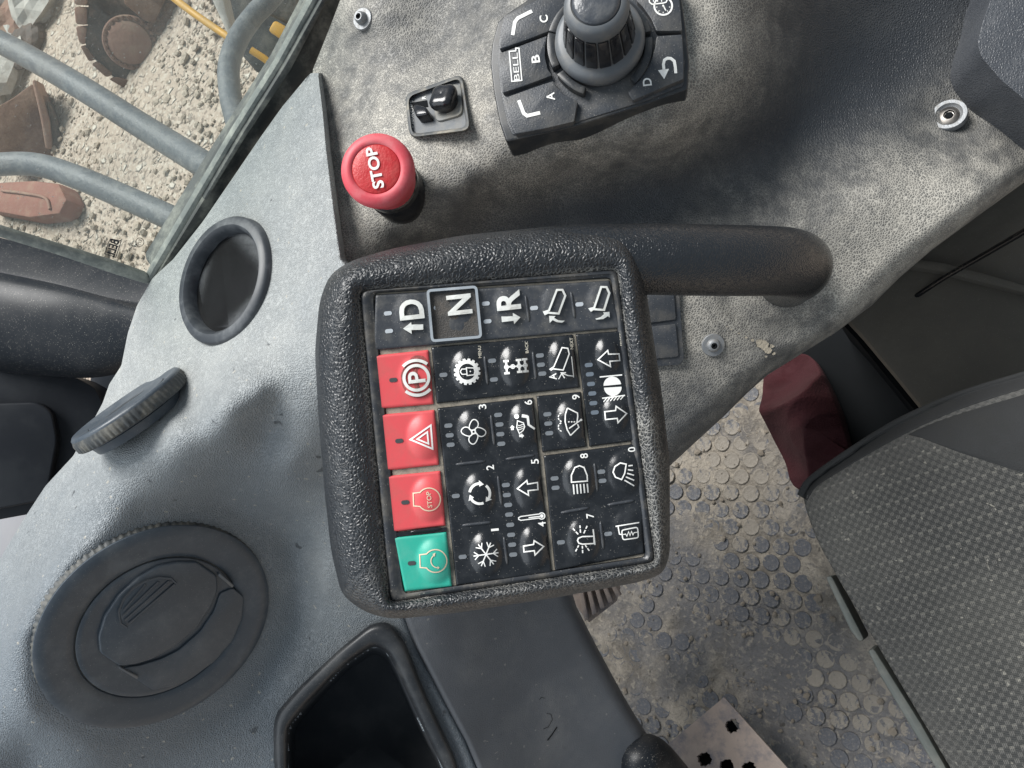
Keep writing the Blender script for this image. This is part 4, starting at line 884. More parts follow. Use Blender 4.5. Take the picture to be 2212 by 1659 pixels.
# --- climate block
def fan(p):
    for k in range(4):
        a = math.radians(k * 90 - 98); ex, ey = math.cos(a), math.sin(a); pts = []
        for t in np.linspace(0, math.tau, 18)[:-1]:
            u = 54 + 40 * math.cos(t); w = 30 * math.sin(t) * (1.15 - .3 * math.cos(t + .8)) + (u - 40) * .28; pts.append((1262 + ex * u - ey * w, 168 + ey * u + ex * w))
        p.stroke(L(c3, *pts), 2.2, True)
    p.stroke(L(c3, *arc(1262, 168, 13, 0, 330, 12)), 2, True)
icon('fan_symbol', K4, fan)
def recirc(p):
    for k in range(3):
        a0 = k * 120 - 172; p.stroke(L(c3, *arc(1310, 645, 78, a0, a0 + 78, 14)), 5.6)
        a = math.radians(a0 + 78); b = math.radians(a0 + 106); q = lambda r, t: (1310 + r * math.cos(t), 645 + r * math.sin(t)); p.fill(L(c3, q(54, a), q(104, a), q(78, b)))
icon('recirculation_symbol', K4, recirc)
def snow(p):
    for k in range(6):
        a = math.radians(k * 60 - 8); q = lambda r, o_: (1358 + r * math.cos(a) - o_ * math.sin(a), 1114 + r * math.sin(a) + o_ * math.cos(a))
        p.stroke(L(c3, q(0, 0), q(97, 0)), 2.6); p.stroke(L(c3, q(56, 0), q(90, 30)), 2.2); p.stroke(L(c3, q(56, 0), q(90, -30)), 2.2)
icon('snowflake_symbol', K4, snow)
def airflow(p):
    p.disc(c4(345, 136), 5.2, 16); p.stroke(L(c4, (388, 130), (436, 138)), 6.6); p.stroke(L(c4, (436, 132), (445, 205)), 5.2); p.stroke(L(c4, (440, 202), (496, 240)), 4.4)
    p.stroke(L(c4, (352, 172), (402, 190), (412, 222), (400, 252), (368, 278), (346, 228)), 2.2, True)
    for k in range(3): p.stroke(L(c4, *[(356 + t * 50, 208 + k * 17 + 5 * math.sin(t * 6.3)) for t in np.linspace(0, 1, 8)]), 1.5)
    p.fill(L(c4, (308, 208), (330, 226), (320, 227), (322, 248), (300, 250), (298, 230), (288, 232))); p.fill(L(c4, (365, 286), (385, 285), (384, 275), (408, 296), (388, 318), (387, 306), (367, 308)))
icon('air_direction_symbol', K4, airflow)
icon('arrow_outline', K4, lambda p: p.stroke(L(c4, (351, 735), (430, 668), (436, 698), (518, 684), (522, 743), (440, 752), (444, 790)), 2.8, True))
icon('arrow_outline', K4, lambda p: p.stroke(L(c4, (402, 1212), (486, 1198), (490, 1167), (570, 1215), (498, 1286), (492, 1250), (406, 1260)), 2.8, True))
icon('thermometer_symbol', K4, lambda p: p.stroke(L(c4, *arc(553, 962, 26, -140, 140, 16), (380, 998), (362, 990), (362, 976), (380, 966)), 2.3, True).disc(c4(553, 962), 4.0, 14).stroke(L(c4, (445, 976), (548, 964)), 2.4))
lamps(K4, c3, ((1068, 120), (1078, 195), (1085, 268), (1125, 663), (1178, 1133)))
lamps(K4, c4, ((192, 123), (203, 203), (210, 283), (218, 363), (256, 705), (264, 788), (275, 870), (283, 950), (292, 1035), (300, 1118), (308, 1200), (317, 1282)))
ridges(K4, c4, (((132, 125), (160, 375)), ((255, 490), (495, 458)), ((190, 630), (220, 870)), ((240, 1135), (268, 1365)))); ridges(K4, c3, (((1125, 420), (1350, 395)), ((1175, 890), (1400, 865))))
# --- lamp block
def head(p):
    p.stroke(L(c4, (800, 682), (799, 625), (828, 560), (866, 545), (904, 560), (930, 625), (932, 672)), 2.8, True)
    for k in range(5): x = 815 + k * 29; p.stroke(L(c4, (x, 700 - k * 1.5), (x + 7, 782 - k * 3.5)), 3)
icon('headlamp_symbol', K5, head)
def work(p):
    p.stroke(L(c4, (1254, 532), (1205, 522), (1160, 552), (1145, 598), (1165, 640), (1216, 660), (1242, 608)), 2.8, True)
    for a, b in (((1240, 665), (1320, 712)), ((1252, 638), (1320, 666)), ((1262, 608), (1318, 624)), ((1268, 578), (1312, 584)), ((1272, 546), (1308, 542))): p.stroke(L(c4, a, b), 2.7)
icon('worklamp_symbol', K5, work)
def beac(p):
    p.stroke(L(c4, (985, 1130), (890, 1133), (858, 1146), (850, 1166), (862, 1188), (892, 1196), (988, 1190)), 2.8, True); p.stroke(L(c4, (980, 1072), (995, 1202)), 3)
    for a, b in (((870, 1040), (875, 1100)), ((812, 1066), (856, 1114)), ((930, 1044), (902, 1106)), ((890, 1210), (893, 1270)), ((860, 1205), (834, 1256)), ((914, 1204), (948, 1250))):
        A, B = np.array(a, float), np.array(b, float); p.stroke(L(c4, tuple(A), tuple(A * .62 + B * .38)), 2.7); p.stroke(L(c4, tuple(A * .45 + B * .55), tuple(B)), 2.7)
icon('beacon_symbol', K5, beac)
def mirr(p):
    p.stroke(round_poly(L(c4, (1216, 1080), (1348, 1054), (1356, 1142), (1226, 1160)), 5, 4), 2.6, True); p.stroke(L(c4, (1166, 1048), (1362, 1016)), 2.5); p.stroke(L(c4, (1186, 1046), (1198, 1112), (1216, 1116)), 2.5)
    p.stroke(L(c4, (1228, 1116), (1250, 1112), (1260, 1130), (1274, 1092), (1286, 1124), (1298, 1090), (1310, 1118), (1320, 1100), (1350, 1096)), 1.8)
icon('heated_mirror_symbol', K5, mirr)
lamps(K5, c4, ((660, 650), (668, 728), (1047, 595), (1057, 670), (713, 1180), (1105, 1110)))
ridges(K5, c4, (((990, 525), (1015, 755)), ((712, 935), (945, 893)), ((1100, 870), (1322, 832)), ((1040, 1010), (1065, 1235))))
# ------------------------------------------------------------------ red push button
SB = P(862, 432, con(862, 432)); SN = Vector((-.10, -.05, 1)).normalized()
st = thing('stop_button', SB, 'red mushroom push button lettered STOP on the dusty console', 'button')
SC = P(817, 370, .447); SN = Vector((-.06, -.03, 1)).normalized()
lathe('collar', SC - SN * .062, SN, [(.0185, -.01), (.0185, .022), (.0172, .024), (.0172, .028), (.0182, .029), (.0182, .036), (.0165, .038), (.0165, .05), (0, .05)], m_gloss, st, 48)
lathe('stem', SC - SN * .028, SN, [(.0168, -.004), (.0175, .006), (.0182, .016), (.019, .02), (0, .02)], m_stop, st, 48)
cap = lathe('cap', SC, SN, [(.014, -.022), (.0178, -.020), (.0195, -.012), (.0208, -.006), (.0215, -.001), (.0212, .0025), (.0198, .0048), (.017, .0056), (.0146, .0057), (.0142, .0050), (.0140, .0049), (.008, .0055), (0, .0058)], m_stop, st, 96, flat_angle=70)
SPL = Pl(SC, SN)
lathe('inset_disc', SC + SN * .0046, SN, [(.0141, -.001), (.0141, .0006), (.0135, .0009), (.008, .0014), (0, .0016)], m_stopin, cap, 72, flat_angle=70)
pt = Print(); pt.text('STOP', cs(322, 1086), 25, 91, (-.20, -.98), bold=.03); pt.make('lettering', lambda x, y: SPL.hit(x, y, .0067), m_white, cap)

# ------------------------------------------------------------------ mirror switch
MPp = P(943, 226, con(943, 226)); MN = con_n(943, 226, 60)
MP = Pl(MPp + MN * .0012, MN)
ms = thing('mirror_switch', MPp, 'grey mirror adjuster panel with black lever and toggle beside the red button', 'switch')
mo = round_poly([cs(515, 610), cs(890, 476), cs(945, 845), cs(548, 895)], 18, 6); mi = round_poly([cs(545, 632), cs(870, 512), cs(918, 825), cs(570, 868)], 15, 6)
oo, ii = loop_pair(mo, mi, cs(735, 700), 96); vs = []
R_ = [(0, -.006), (0, .0), (.25, .0022), (.7, .0022), (1, -.0016)]
for s_, l_ in R_:
    for p, q in zip(oo, ii): vs.append(MP.hit(p[0] * (1 - s_) + q[0] * s_, p[1] * (1 - s_) + q[1] * s_, l_))
obj('frame', vs, grid_faces(len(R_), 96, True), plain('switch_frame', (.075, .080, .083), .6, dust=(.34, .31, .25), dust_amt=.85, dscale=60), ms, True, None, 60)
plate = slab('plate', mi, MP, .004, plain('switch_plate', (.085, .095, .105), .5, dust=(.32, .30, .26), dust_amt=.5, dscale=60), ms, lift=-.0010)
slab('recess_ring', round_poly([cs(690, 560), cs(880, 540), cs(890, 740), cs(715, 790)], 14, 5), MP, .003, plain('ring_grey', (.14, .145, .14), .6, dust=(.4, .36, .28), dust_amt=.8), ms, lift=.0006, bevel=.0006)
kc = MP.hit(*cs(792, 668), .0015); e1, e2, _ = basis(MN)
lathe('lever_knob', kc, MN, [(.0062, -.004), (.0078, .0), (.0088, .003), (.0092, .0055), (.0088, .0078), (.0070, .0092), (.004, .0096), (0, .0092)], m_gloss, ms, 64, wob=lambda a, r, h: 1 - .10 * (h > .002) * math.cos(4 * (a + .1)) , flat_angle=70)
tc = MP.hit(*cs(612, 700), .001)
bm = slab_geo([MP.hit(*cs(*p), .007) for p in ((560, 690), (590, 668), (655, 690), (668, 735), (585, 748))], MN, .009, .0016, 3); bobj('toggle', bm, m_gloss, ms, True, 50)
slab('toggle_slot', [cs(*p) for p in ((560, 665), (660, 648), (668, 690), (570, 708))], MP, .002, m_dark, ms, lift=-.0006)
pt = Print(); pt.text('MIRRORS', cs(562, 738), 7.2, 58, (-.02, -1)); pt.text('R', cs(640, 632), 8, 6.5, (-.1, -1)); pt.text('L', cs(650, 765), 8, 6, (-.1, -1)); pt.make('lettering', lambda x, y: MP.hit(x, y, -.0007), m_white, plate)

# ------------------------------------------------------------------ rotary controller
RN = Vector((-.16, .08, .98)).normalized()
RP = Pl(P(1285, 175, .452), RN)
rc = thing('rotary_controller', P(1285, 175, .475), 'black rotary controller block with ribbed grey knob and lettered keys', 'controller')
top = round_poly([c6(*p) for p in ((300, 140), (225, 210), (168, 420), (150, 620), (182, 900), (240, 1200), (305, 1392), (1000, 1238), (1700, 1020), (2092, 878), (2106, 600), (2080, 330), (2040, 40), (2000, -200), (1500, -420), (900, -300), (480, 20))], 5, 3)
slab('body', top, RP, .024, m_black, rc, bevel=.0022, bseg=3)
slab('deck', round_poly([c6(*p) for p in ((330, 170), (270, 230), (228, 440), (225, 620), (250, 900), (320, 1220), (370, 1330), (1000, 1200), (1680, 990), (2050, 840), (2062, 600), (2040, 340), (1990, -200), (1300, -300), (560, 20))], 5, 3), RP, .004, m_blackw, rc, lift=.0008, bevel=.0006)
KEYS = {'key_a': ((275, 965), (560, 862), (770, 792), (800, 850), (880, 930), (1010, 990), (975, 1195), (690, 1262), (395, 1318), (330, 1180)),
        'key_b': ((235, 525), (480, 435), (712, 348), (690, 450), (688, 560), (715, 680), (760, 740), (520, 830), (272, 915), (245, 720)),
        'key_c': ((285, 152), (560, 22), (800, -60), (935, -60), (935, 45), (840, 150), (770, 250), (735, 302), (480, 400), (240, 485), (250, 300)),
        'key_d': ((1785, 352), (2036, 336), (2050, 560), (2052, 775), (1800, 880), (1552, 988), (1500, 905), (1620, 780), (1710, 640), (1765, 480)),
        'key_clock': ((1570, -160), (1985, -200), (2015, 40), (2038, 302), (1782, 305), (1735, 190), (1650, 70), (1590, 10))}
ks = {}
for k, q in KEYS.items(): ks[k] = slab('key', round_poly([c6(*p) for p in q], 3, 3), RP, .006, m_blackw, rc, lift=.0048, bevel=.0012, bseg=2)
RW = lambda x, y: RP.hit(x, y, .0051)
def rprint(nm, par, fn): p = Print(); fn(p); p.make(nm, RW, m_white, par)
E6 = (-.12, -.99)
rprint('corner_mark', ks['key_a'], lambda p: p.stroke(L(c6, (430, 985), (478, 1112), (512, 1138), (640, 1108)), 7.6))
rprint('letter', ks['key_a'], lambda p: p.text('A', c6(742, 948), 18, 17, E6, bold=.02))
rprint('letter', ks['key_b'], lambda p: p.text('B', c6(595, 578), 18, 17, E6, bold=.02))
rprint('letter', ks['key_c'], lambda p: p.text('C', c6(676, 185), 18, 16, E6, bold=.02))
rprint('letter', ks['key_d'], lambda p: p.text('D', c6(1692, 805), 19, 17, E6, bold=.02))
rprint('corner_mark', ks['key_c'], lambda p: p.stroke(L(c6, (370, 345), (392, 215), (420, 178), (560, 108)), 7.6))
def bell(p):
    p.stroke(L(c6, (362, 800), (336, 505), (400, 500), (402, 472), (432, 474), (460, 790)), 2.6, True)
    p.text('BELL', c6(402, 655), 11.5, 60, (-.08, -.99), bold=.005)
rprint('maker_logo', ks['key_b'], bell)
def ret(p): p.stroke(L(c6, (1858, 690), (1852, 630), (1862, 590), (1892, 572), (1925, 574), (1958, 600), (1968, 650), (1974, 720)), 6.4); p.fill(L(c6, (1798, 690), (1908, 676), (1860, 778)))
rprint('return_arrow', ks['key_d'], ret)
def clk(p):
    p.stroke(L(c6, *arc(1850, 58, 88, -60, 240, 26)), 3.8, False); p.stroke(L(c6, (1708, -40), (1715, 20), (1740, 42), (1850, 30), (1880, 20), (1895, -20), (1890, -40)), 2.8); p.stroke(L(c6, (1852, 56), (1876, 104)), 2.6); p.disc(c6(1850, 56), 2.4, 10)
    for a in (10, 50, 90, 130, 170): q = math.radians(a); p.stroke(L(c6, (1850 + 58 * math.cos(q), 58 + 58 * math.sin(q)), (1850 + 72 * math.cos(q), 58 + 72 * math.sin(q))), 1.6)
    for x in (1752, 1792, 1832): p.stroke(L(c6, (x, -40), (x + 3, 18)), 2)
rprint('clock_symbol', ks['key_clock'], clk)
KB = RP.hit(*c6(1228, 440), .002); ks_ = -KB.z / F * .21973
for a0, a1, r0, r1 in ((-166, -130, 440, 520), (153, 193, 445, 522), (108, 145, 440, 520), (-8, 48, 440, 520), (-60, -14, 440, 520)):
    c0 = (1228, 430); q = [c6(*p) for p in arc(*c0, r1, a0, a1, 12) + arc(*c0, r0, a1, a0, 12)]
    slab('guard_segment', q, RP, .008, m_black, rc, lift=.0062, bevel=.0007)
kn = lathe('knob', KB, RN, [(395 * ks_, -.002), (430 * ks_, .001), (438 * ks_, .005), (425 * ks_, .009), (385 * ks_, .0105), (345 * ks_, .0108), (328 * ks_, .012), (280 * ks_, .034), (292 * ks_, .0355), (297 * ks_, .0385), (290 * ks_, .0415), (266 * ks_, .0438), (228 * ks_, .0445), (218 * ks_, .0438), (0, .0438)], m_knobgrey, rc, 96, flat_angle=50)
e1, e2, _ = basis(RN)
for k in range(16):
    a = (k + .5) * math.tau / 16; r = 345 * ks_; r2 = 296 * ks_; d_ = e1 * math.cos(a) + e2 * math.sin(a); t_ = RN.cross(d_); w = .0034; w2 = .0029; c_ = KB + d_ * r; c2_ = KB + d_ * r2
    bm = slab_geo([c_ + t_ * w + RN * .0115, c_ - t_ * w + RN * .0115, c2_ - t_ * w2 + RN * .0335, c2_ + t_ * w2 + RN * .0335], (d_ + RN * .13).normalized(), .004, .0007, 2); bobj('grip_insert', bm, m_gloss, kn, True, 40)
lathe('knob_cap', KB, RN, [(215 * ks_, .0425), (215 * ks_, .0442), (208 * ks_, .0452), (170 * ks_, .0461), (90 * ks_, .0466), (0, .0468)], m_cap, rc, 72, flat_angle=60)

# ------------------------------------------------------------------ console keys behind the pod
CKp = Pl(P(1430, 715, con(1430, 715) - .003), con_n(1430, 715, 30))
ck = thing('switch_panel', P(1430, 715, .53), 'small dark panel of blank keys half hidden behind the keypad', 'switch panel')
slab('panel_frame', round_poly([(1380, 618), (1466, 606), (1478, 775), (1470, 788), (1380, 795)], 8, 4), CKp, .008, m_blackw, ck, bevel=.001)
for q in (((1385, 632), (1456, 630), (1460, 690), (1385, 700)), ((1385, 708), (1460, 700), (1466, 770), (1385, 778))): slab('blank_key', round_poly(list(q), 5, 4), CKp, .004, m_blackw, ck, lift=.0016, bevel=.0008)

# ------------------------------------------------------------------ fixings
def screw(px, py, R, n, label, dome_h=.004, washer=True, lift=0.0):
    c = P(px, py, con(px, py)) + n * (.0004 + lift); t = thing('screw', c, label, 'screw', 'metal fixings of the side console')
    lathe('washer', c, n, [(R, -.001), (R, .0008), (R * .95, .0013), (R * .6, .0014), (R * .55, .0008)], m_steel, t, 40)
    hd = lathe('head', c, n, [(R * .60, .0006), (R * .60, .0016), (R * .52, dome_h * .75), (R * .36, dome_h), (R * .27, dome_h), (R * .25, dome_h * .35), (0, dome_h * .3)], m_steel, t, 6 * 6)
    lathe('socket', c + n * dome_h * .4, n, [(R * .26, 0), (R * .24, dome_h * .62), (R * .16, dome_h * .62), (0, dome_h * .1)], m_dark, hd, 6, flat_angle=20)
screw(785, 42, 23.5 * con(785, 42) / F, Vector((-.40, -.05, .9)).normalized(), 'steel dome screw with washer near the window frame', .006)
screw(1540, 745, 25 * con(1540, 745) / F, con_n(1540, 745, 40), 'steel dome screw with washer beside the blank keys', .004)
c = P(2050, 250, con(2050, 250) + .002); n = Vector((-.506, .269, .819)).normalized(); R = 36.3 * con(2050, 250) / F
t = thing('screw', c, 'large recessed bolt with broad pale washer by the armrest', 'screw', 'metal fixings of the side console')
lathe('washer', c, n, [(R, -.002), (R, .0012), (R * .95, .0022), (R * .74, .0022), (R * .68, .0008), (R * .6, .0), (0, .0)], m_steel, t, 48)
h = lathe('head', c, n, [(R * .60, -.001), (R * .58, .0004), (R * .36, .0016), (R * .30, .0016), (R * .26, .0004), (0, .0)], plain('dark_bolt', (.16, .15, .14), .35, 1.0, dust=(.1, .09, .08), dust_amt=.5), t, 36)
lathe('socket', c + n * .0005, n, [(R * .25, 0), (R * .22, .0006), (0, .0007)], m_dark, h, 6)
# ------------------------------------------------------------------ cab floor
FH = 1.0
FL = Pl(-UP * FH, UP)
f0 = FL.hit(1600, 1250); ex = (FL.hit(1900, 1800) - FL.hit(1600, 1250)); ex = (ex - UP * ex.dot(UP)).normalized(); ey = UP.cross(ex)
# the floor sheet stops under the console, inside the cab
fpoly = [(1160, 1180), (1300, 1000), (1440, 900), (1640, 720), (1900, 640), (2400, 700), (2400, 1900), (1300, 1900)]
nx = 90; vs = []; fs = []; idx = {}
us = np.linspace(-.62, .62, nx); 
for i, a in enumerate(us):
    for j, b in enumerate(us):
        q = f0 + ex * a + ey * b; vs.append(q + UP * (.004 * noise.noise(q * 14) + .002 * noise.noise(q * 45)))
def prj(q): return (1106 + F * q.x / -q.z, 829.5 - F * q.y / -q.z)
for f in grid_faces(nx, nx):
    c = sum((vs[i] for i in f), Vector()) / 4; x, y = prj(c)
    if x > 1120 and y > 560: fs.append(f)
fl = obj('cab_floor', vs, fs, m_floor, base=f0); finish(fl, 'muddy tan rubber floor mat with round studs', None, kind='structure')
vis = [(1270, 1290), (1420, 1010), (1600, 850), (1680, 820), (1740, 1060), (1850, 1340), (2080, 1700), (1420, 1700), (1270, 1390)]
sr = .0105; sp = .0245
prof = [(sr, -.003), (sr, .0003), (sr * .93, .0010), (sr * .82, .0006), (sr * .4, .0005), (0, .0006)]
v, f = lathe_geo(Vector((0, 0, 0)), UP, prof, 12); me = bpy.data.meshes.new('stud'); me.from_pydata([tuple(q) for q in v], [], f); me.polygons.foreach_set('use_smooth', [True] * len(me.polygons)); me.materials.append(m_stud)
cnt = 0
for i in range(-40, 41):
    for j in range(-40, 41):
        q = f0 + ex * ((i + (j % 2) * .5) * sp + random.uniform(-.0007, .0007)) + ey * (j * sp * .88 + random.uniform(-.0007, .0007))
        if not inside(vis, *prj(q)) or cnt >= 296: continue
        dens = noise.noise(q * 7 + Vector((3, 1, 7)))
        if dens < -.5: continue
        o = bpy.data.objects.new('stud', me); col.objects.link(o); o.parent = fl; o.location = q + UP * (.0016 * noise.noise(q * 11) + random.uniform(-.0006, .0003)) - ORG[fl]; ORG[o] = q
        s = random.uniform(.96, 1.04); o.scale = (s, s, s); cnt += 1
# crumbs of dried mud
vs, fs = [], []
def crumb():
    while True:
        x, y = random.uniform(1280, 2000), random.uniform(900, 1680)
        if inside(vis, x, y) and random.random() < .35 + .65 * math.exp(-((x - 1560) / 120) ** 2 - ((y - 1500) / 190) ** 2): return FL.hit(x, y, .001)
stones(420, crumb, .0007, .0045, vs, fs)
o = obj('dried_mud', vs, fs, m_stone if False else plain('mud_crumb', (.20, .17, .135), .95, dust=(.28, .24, .195), dust_amt=.5), smooth=False, base=f0); finish(o, 'dried mud crumbs strewn over the floor mat', 'mud', kind='stuff')

# ------------------------------------------------------------------ pedals
PD = Pl(P(1545, 1600, .86), (UP + Vector((.10, .25, .1))).normalized())
pe = thing('pedal', FL.hit(1560, 1640), 'flat muddy pedal plate with jagged round holes at the bottom of the footwell', 'pedal')
hl = [(1582, 1568), (1522, 1640), (1570, 1655), (1618, 1660)]
out = [(1442, 1608), (1564, 1506), (1600, 1555), (1660, 1640), (1720, 1730), (1500, 1790), (1440, 1640)]
# plate as a fine sheet with the holes cut out
a_, b_, c_ = PD.hit(1442, 1608), PD.hit(1564, 1506), PD.hit(1440 + 157, 1608 + 190)
g = 120; ux = (b_ - a_); uy = (c_ - a_); bm = bmesh.new(); gv = {}
def hole(x, y):
    for hx, hy in hl:
        a = math.atan2(y - hy, x - hx)
        if math.hypot(x - hx, y - hy) < 15 + 1.0 * math.sin(a * 9 + hx) + .8 * math.sin(a * 4): return True
    return False
for i in range(g + 1):
    for j in range(g + 1): gv[i, j] = bm.verts.new(a_ + ux * (i / g) + uy * (j / g * 1.2))
for i in range(g):
    for j in range(g):
        c = a_ + ux * ((i + .5) / g) + uy * ((j + .5) / g * 1.2); x, y = prj(c)
        if not hole(x, y): bm.faces.new((gv[i, j], gv[i + 1, j], gv[i + 1, j + 1], gv[i, j + 1]))
bmesh.ops.delete(bm, geom=[v for v in bm.verts if not v.link_faces], context='VERTS')
bmesh.ops.recalc_face_normals(bm, faces=bm.faces)
r = bmesh.ops.extrude_face_region(bm, geom=list(bm.faces))
for v in [q for q in r['geom'] if isinstance(q, bmesh.types.BMVert)]: v.co -= PD.n * .012
bmesh.ops.recalc_face_normals(bm, faces=bm.faces)
bobj('plate', bm, m_pedal, pe, False)
slab('hole_shade', [(1462, 1612), (1562, 1530), (1640, 1640), (1690, 1720), (1500, 1760)], Pl(PD.hit(1540, 1620) - PD.n * .030, PD.n), .004, m_dark, pe)  # black sheet added below the plate to shade its holes
slab('arm', [(1500, 1640), (1540, 1620), (1580, 1760), (1530, 1780)], Pl(PD.hit(1540, 1650) - UP * .02, PD.n), .02, m_dark, pe, bevel=.002)
p2 = thing('pedal', FL.hit(1300, 1300), 'ribbed muddy pedal half hidden under the keypad', 'pedal')
P2 = Pl(P(1290, 1310, .90), (UP + Vector((.25, 0, .1))).normalized())
slab('plate', [(1215, 1250), (1320, 1230), (1338, 1270), (1330, 1300), (1272, 1345), (1245, 1310)], P2, .01, m_pedal, p2, bevel=.001)
for k in range(5):
    t = k / 4; A = (1225 + 62 * t + 22, 1262 - 10 * t - 6); B = (1262 + 70 * t, 1342 - 52 * t)
    slab('rib', [A, (A[0] + 8, A[1] - 2), (B[0] + 9, B[1] - 4), B], P2, .012, m_pedal, p2, lift=.012, bevel=.001)
bo = tube('column_boot', [P(1366, 1672, .74), P(1384, 1642, .73), P(1408, 1640, .74), P(1440, 1690, .76)], [.014, .021, .021, .026], m_pillar, None, 24)
finish(bo, 'dark rubber boot at the bottom edge of the lower panel', 'boot')

# ------------------------------------------------------------------ side box, rod and red cloth beside the seat
BT = Pl(-UP * .80, UP); bx = thing('side_box', FL.hit(2050, 800), 'dusty brown storage box beside the seat under the console', 'box')
slab('lid', [(1800, 660), (1860, 725), (1935, 815), (2012, 910), (2120, 1100), (2500, 900), (2500, 200), (2100, 330), (1850, 560)], BT, .025, m_box, bx, bevel=.006)
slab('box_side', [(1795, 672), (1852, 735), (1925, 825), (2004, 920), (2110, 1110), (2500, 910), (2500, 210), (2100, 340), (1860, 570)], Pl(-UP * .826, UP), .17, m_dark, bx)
slab('raised_rib', [(1960, 556), (2040, 566), (2130, 590), (2240, 622), (2240, 640), (2120, 610), (2030, 586), (1958, 576)], BT, .01, m_box, bx, lift=.010, bevel=.004)
ft = slab('shade_sheet', [(1640, 800), (1760, 660), (1900, 600), (2040, 930), (1960, 1000), (1880, 1030), (1790, 960), (1740, 830)], Pl(-UP * .955, UP), .02, m_dark, None, bevel=.003); finish(ft, 'black sheet added as shade on the floor between the red cloth and the side box', 'tray')  # added dark sheet standing in for shade over the floor gap
rd = tube('rod', [P(1974, 643, .74), P(2040, 600, .70), (P(2130, 548, .65)), P(2250, 478, .59)], [.0024, .0024, .0025, .0026], m_gloss, None, 12); finish(rd, 'thin black rod running from under the console towards the armrest', 'rod')
gm = lathe('grommet', P(1972, 645, .745), UP, [(.013, -.004), (.013, .003), (.008, .005), (.004, .003), (0, .003)], m_box, None, 24); finish(gm, 'dusty round grommet at the foot of the black rod', 'grommet')
# cloth: crumpled sheet
poly = [(1655, 800), (1690, 780), (1750, 775), (1790, 815), (1830, 900), (1850, 980), (1870, 1010), (1800, 1040), (1735, 1062), (1700, 1000), (1672, 930)]
bd = smooth_path([(*p, 0) for p in poly + poly[:1]], 14)[:-1, :2]; nb_ = len(bd); cx, cy = 1755, 925; vs = []; nrg = 44
for k in range(nrg + 1):
    t = k / nrg
    for x, y in bd:
        q = FL.hit(cx + (x - cx) * t, cy + (y - cy) * t, .03); k1 = noise.noise(q * 15 + Vector((5, 2, 1))); k2 = 1 - abs(noise.noise(q * 11 + Vector((1, 7, 3)))); k3 = 1 - abs(noise.noise(q * 26))
        vs.append(q + UP * ((.05 * k1 + .05 * k2 * k2 + .014 * k3) * (1 - .25 * t ** 4) + .02 - (.0 if t < 1 else .03)))
for x, y in bd: vs.append(FL.hit(cx + (x - cx) * .98, cy + (y - cy) * .98, .0))
o = obj('red_cloth', vs, [tuple(reversed(f)) for f in grid_faces(nrg + 2, nb_, True)], m_cloth); finish(o, 'crumpled dark red cloth lying on the floor beside the seat', 'cloth')

# ------------------------------------------------------------------ seat
SH = .62
SP = Pl(-UP * SH, UP)
seat = thing('driver_seat', FL.hit(2000, 1300), 'dark grey woven fabric seat cushion in the lower right corner', 'seat')
front = [(1716, 1062), (1722, 1095), (1745, 1160), (1785, 1235), (1850, 1345), (1930, 1480), (2035, 1659), (2110, 1790), (2230, 2000)]
side = [(1716, 1062), (1740, 1030), (1800, 985), (1900, 920), (1980, 878), (2080, 836), (2212, 795), (2330, 760), (2560, 700)]
A = smooth_path([(*p, 0) for p in front], 8)[:, :2]; 
c0 = SP.hit(1716, 1062); fe = SP.hit(2110, 1790) - c0; se = SP.hit(2330, 760) - c0
def along(path, n):
    q = smooth_path([(*p, 0) for p in path], 12)[:, :2]; l = np.concatenate([[0], np.cumsum(np.linalg.norm(np.diff(q, axis=0), axis=1))]); t = np.linspace(0, l[-1], n)
    return [SP.hit(float(np.interp(v, l, q[:, 0])), float(np.interp(v, l, q[:, 1]))) for v in t]
n_ = 100; fr, sd = along(front, n_), along(side, n_)
def cushion(name, mat, off, i0, i1, j0, j1):
    vs = []
    for i in range(i0, i1):
        for j in range(j0, j1):
            p = fr[i] + sd[j] - c0                                     # swept sheet
            ei = (p - fr[i]).length; ej = (p - sd[j]).length
            d = min((sd[j] - c0).length, (fr[i] - c0).length)
            a = min(1, (sd[j] - c0).length / .05); b = min(1, (fr[i] - c0).length / .05)
            z = -.032 * max((1 - a) ** 2.2, (1 - b) ** 2.2) + .012 * noise.noise(p * 5) + .003 * noise.noise(p * 17) + .010 * math.sin(min(1, (fr[i] - c0).length / .3) * math.pi) * 0
            vs.append(p + UP * (z + off))
    nc = j1 - j0; v2 = []
    return vs, nc
vs, nc = cushion('x', None, 0, 0, n_, 0, n_)
# skirt under both visible edges
lo1 = [vs[j] - UP * .10 - (fe.normalized()) * 0 for j in range(n_)]; lo2 = [vs[i * n_] - UP * .10 for i in range(n_)]
fs = [tuple(reversed(f)) for f in grid_faces(n_, n_)]
b1 = len(vs); vs += lo1; fs += [(j, j + 1, b1 + j + 1, b1 + j) for j in range(n_ - 1)]
b2 = len(vs); vs += lo2; fs += [((i + 1) * n_, i * n_, b2 + i, b2 + i + 1) for i in range(n_ - 1)]
# texture axes run with the cushion, so the weave follows it
me = bpy.data.meshes.new('cushion'); ax = (SP.hit(2000, 1150) - SP.hit(1800, 1205)).normalized(); ay = UP.cross(ax); Mx = Matrix((ax, ay, UP)).transposed()
Mi = Mx.inverted(); b = c0 + (fe + se) * .4
me.from_pydata([tuple(Mi @ (q - b)) for q in vs], [], fs); me.polygons.foreach_set('use_smooth', [True] * len(me.polygons)); me.materials.append(m_fabric)
cu = bpy.data.objects.new('cushion', me); col.objects.link(cu); cu.parent = seat; cu.matrix_local = Matrix.Translation(b - ORG[seat]) @ Mx.to_4x4(); ORG[cu] = b
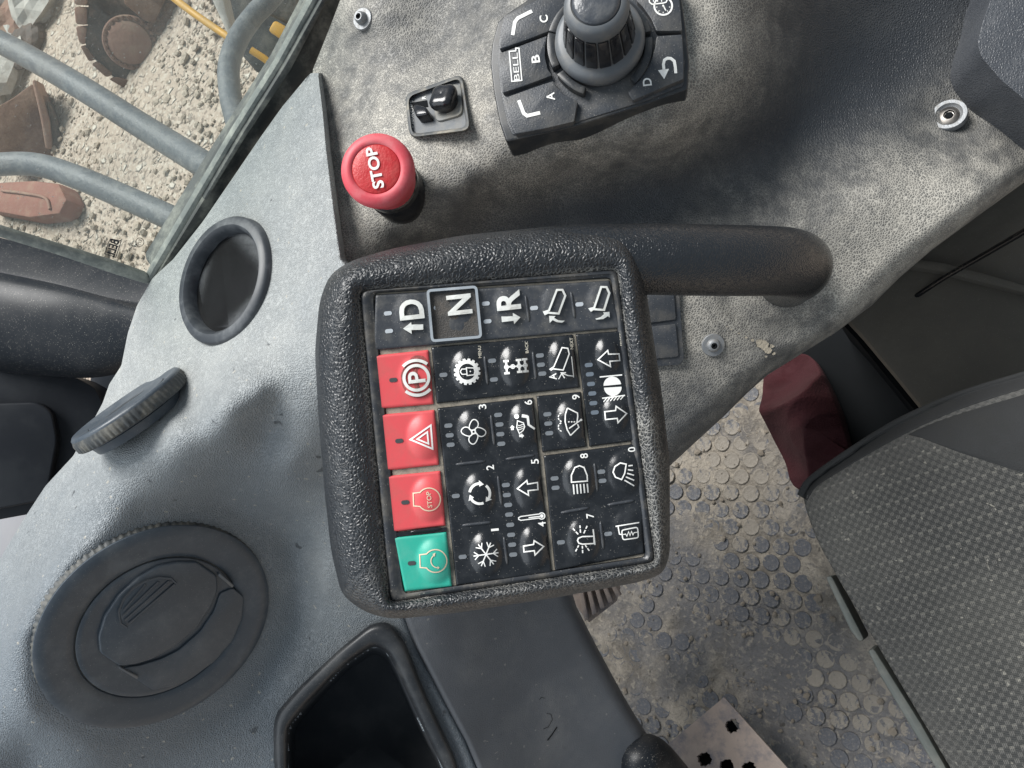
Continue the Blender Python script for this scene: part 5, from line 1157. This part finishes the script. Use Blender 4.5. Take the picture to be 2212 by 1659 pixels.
# plain side bolster along the console edge and plain corner panel
def patch(name, quad_px, mat, off=.0012, n=60, m=14):
    """plain cloth panel lying over the cushion"""
    import bisect
    vs2 = []
    from mathutils.bvhtree import BVHTree
    global _bvh
    try: _bvh
    except NameError: _bvh = BVHTree.FromPolygons([tuple(q) for q in vs], fs)
    a = smooth_path([(*p, 0) for p in quad_px[0]], 10)[:, :2]; bq = smooth_path([(*p, 0) for p in quad_px[1]], 10)[:, :2]
    def samp(q, n):
        l = np.concatenate([[0], np.cumsum(np.linalg.norm(np.diff(q, axis=0), axis=1))]); t = np.linspace(0, l[-1], n); return np.stack([np.interp(t, l, q[:, 0]), np.interp(t, l, q[:, 1])], 1)
    a, bq = samp(a, n), samp(bq, n)
    for i in range(n):
        for j in range(m + 1):
            p = a[i] * (1 - j / m) + bq[i] * (j / m); r = ray(*p).normalized(); h = _bvh.ray_cast(Vector((0, 0, 0)), r, 5)
            q = h[0] if h[0] is not None else SP.hit(p[0], p[1], -.03)
            e = min(j, m - j, i + 3, n - 1 - i + 3)
            vs2.append(q - r * (off if e > 0 else -.001))
    return obj(name, vs2, [tuple(x) for x in grid_faces(n, m + 1)], mat, seat)
patch('side_bolster', [[(1722, 1068), (1740, 1036), (1800, 990), (1900, 925), (1980, 883), (2080, 842), (2212, 802), (2300, 775), (2480, 728)], [(1745, 1082), (1765, 1052), (1830, 1010), (1920, 958), (1998, 918), (2090, 880), (2220, 838), (2310, 808), (2490, 758)]], m_side)
patch('plain_panel', [[(1960, 938), (2010, 914), (2090, 884), (2220, 842), (2320, 808), (2480, 762)], [(1990, 945), (2060, 975), (2130, 1000), (2220, 1030), (2330, 1060), (2480, 1100)]], m_side, .0010)
for q in (((1782, 1246), (1796, 1242), (1868, 1382), (1856, 1388), (1836, 1362)), ((1872, 1404), (1888, 1400), (1990, 1562), (2040, 1650), (2100, 1760), (2080, 1760), (1960, 1560), (1900, 1460))):
    slab('edge_trim', list(q), Pl(SP.hit(1850, 1380) - UP * .055, UP), .03, m_trim, seat, bevel=.003)
# ------------------------------------------------------------------ turn the survey upright
for o in TOPS: o.matrix_world = UPRIGHT @ Matrix.Translation(ORG[o])
bpy.context.view_layer.update()
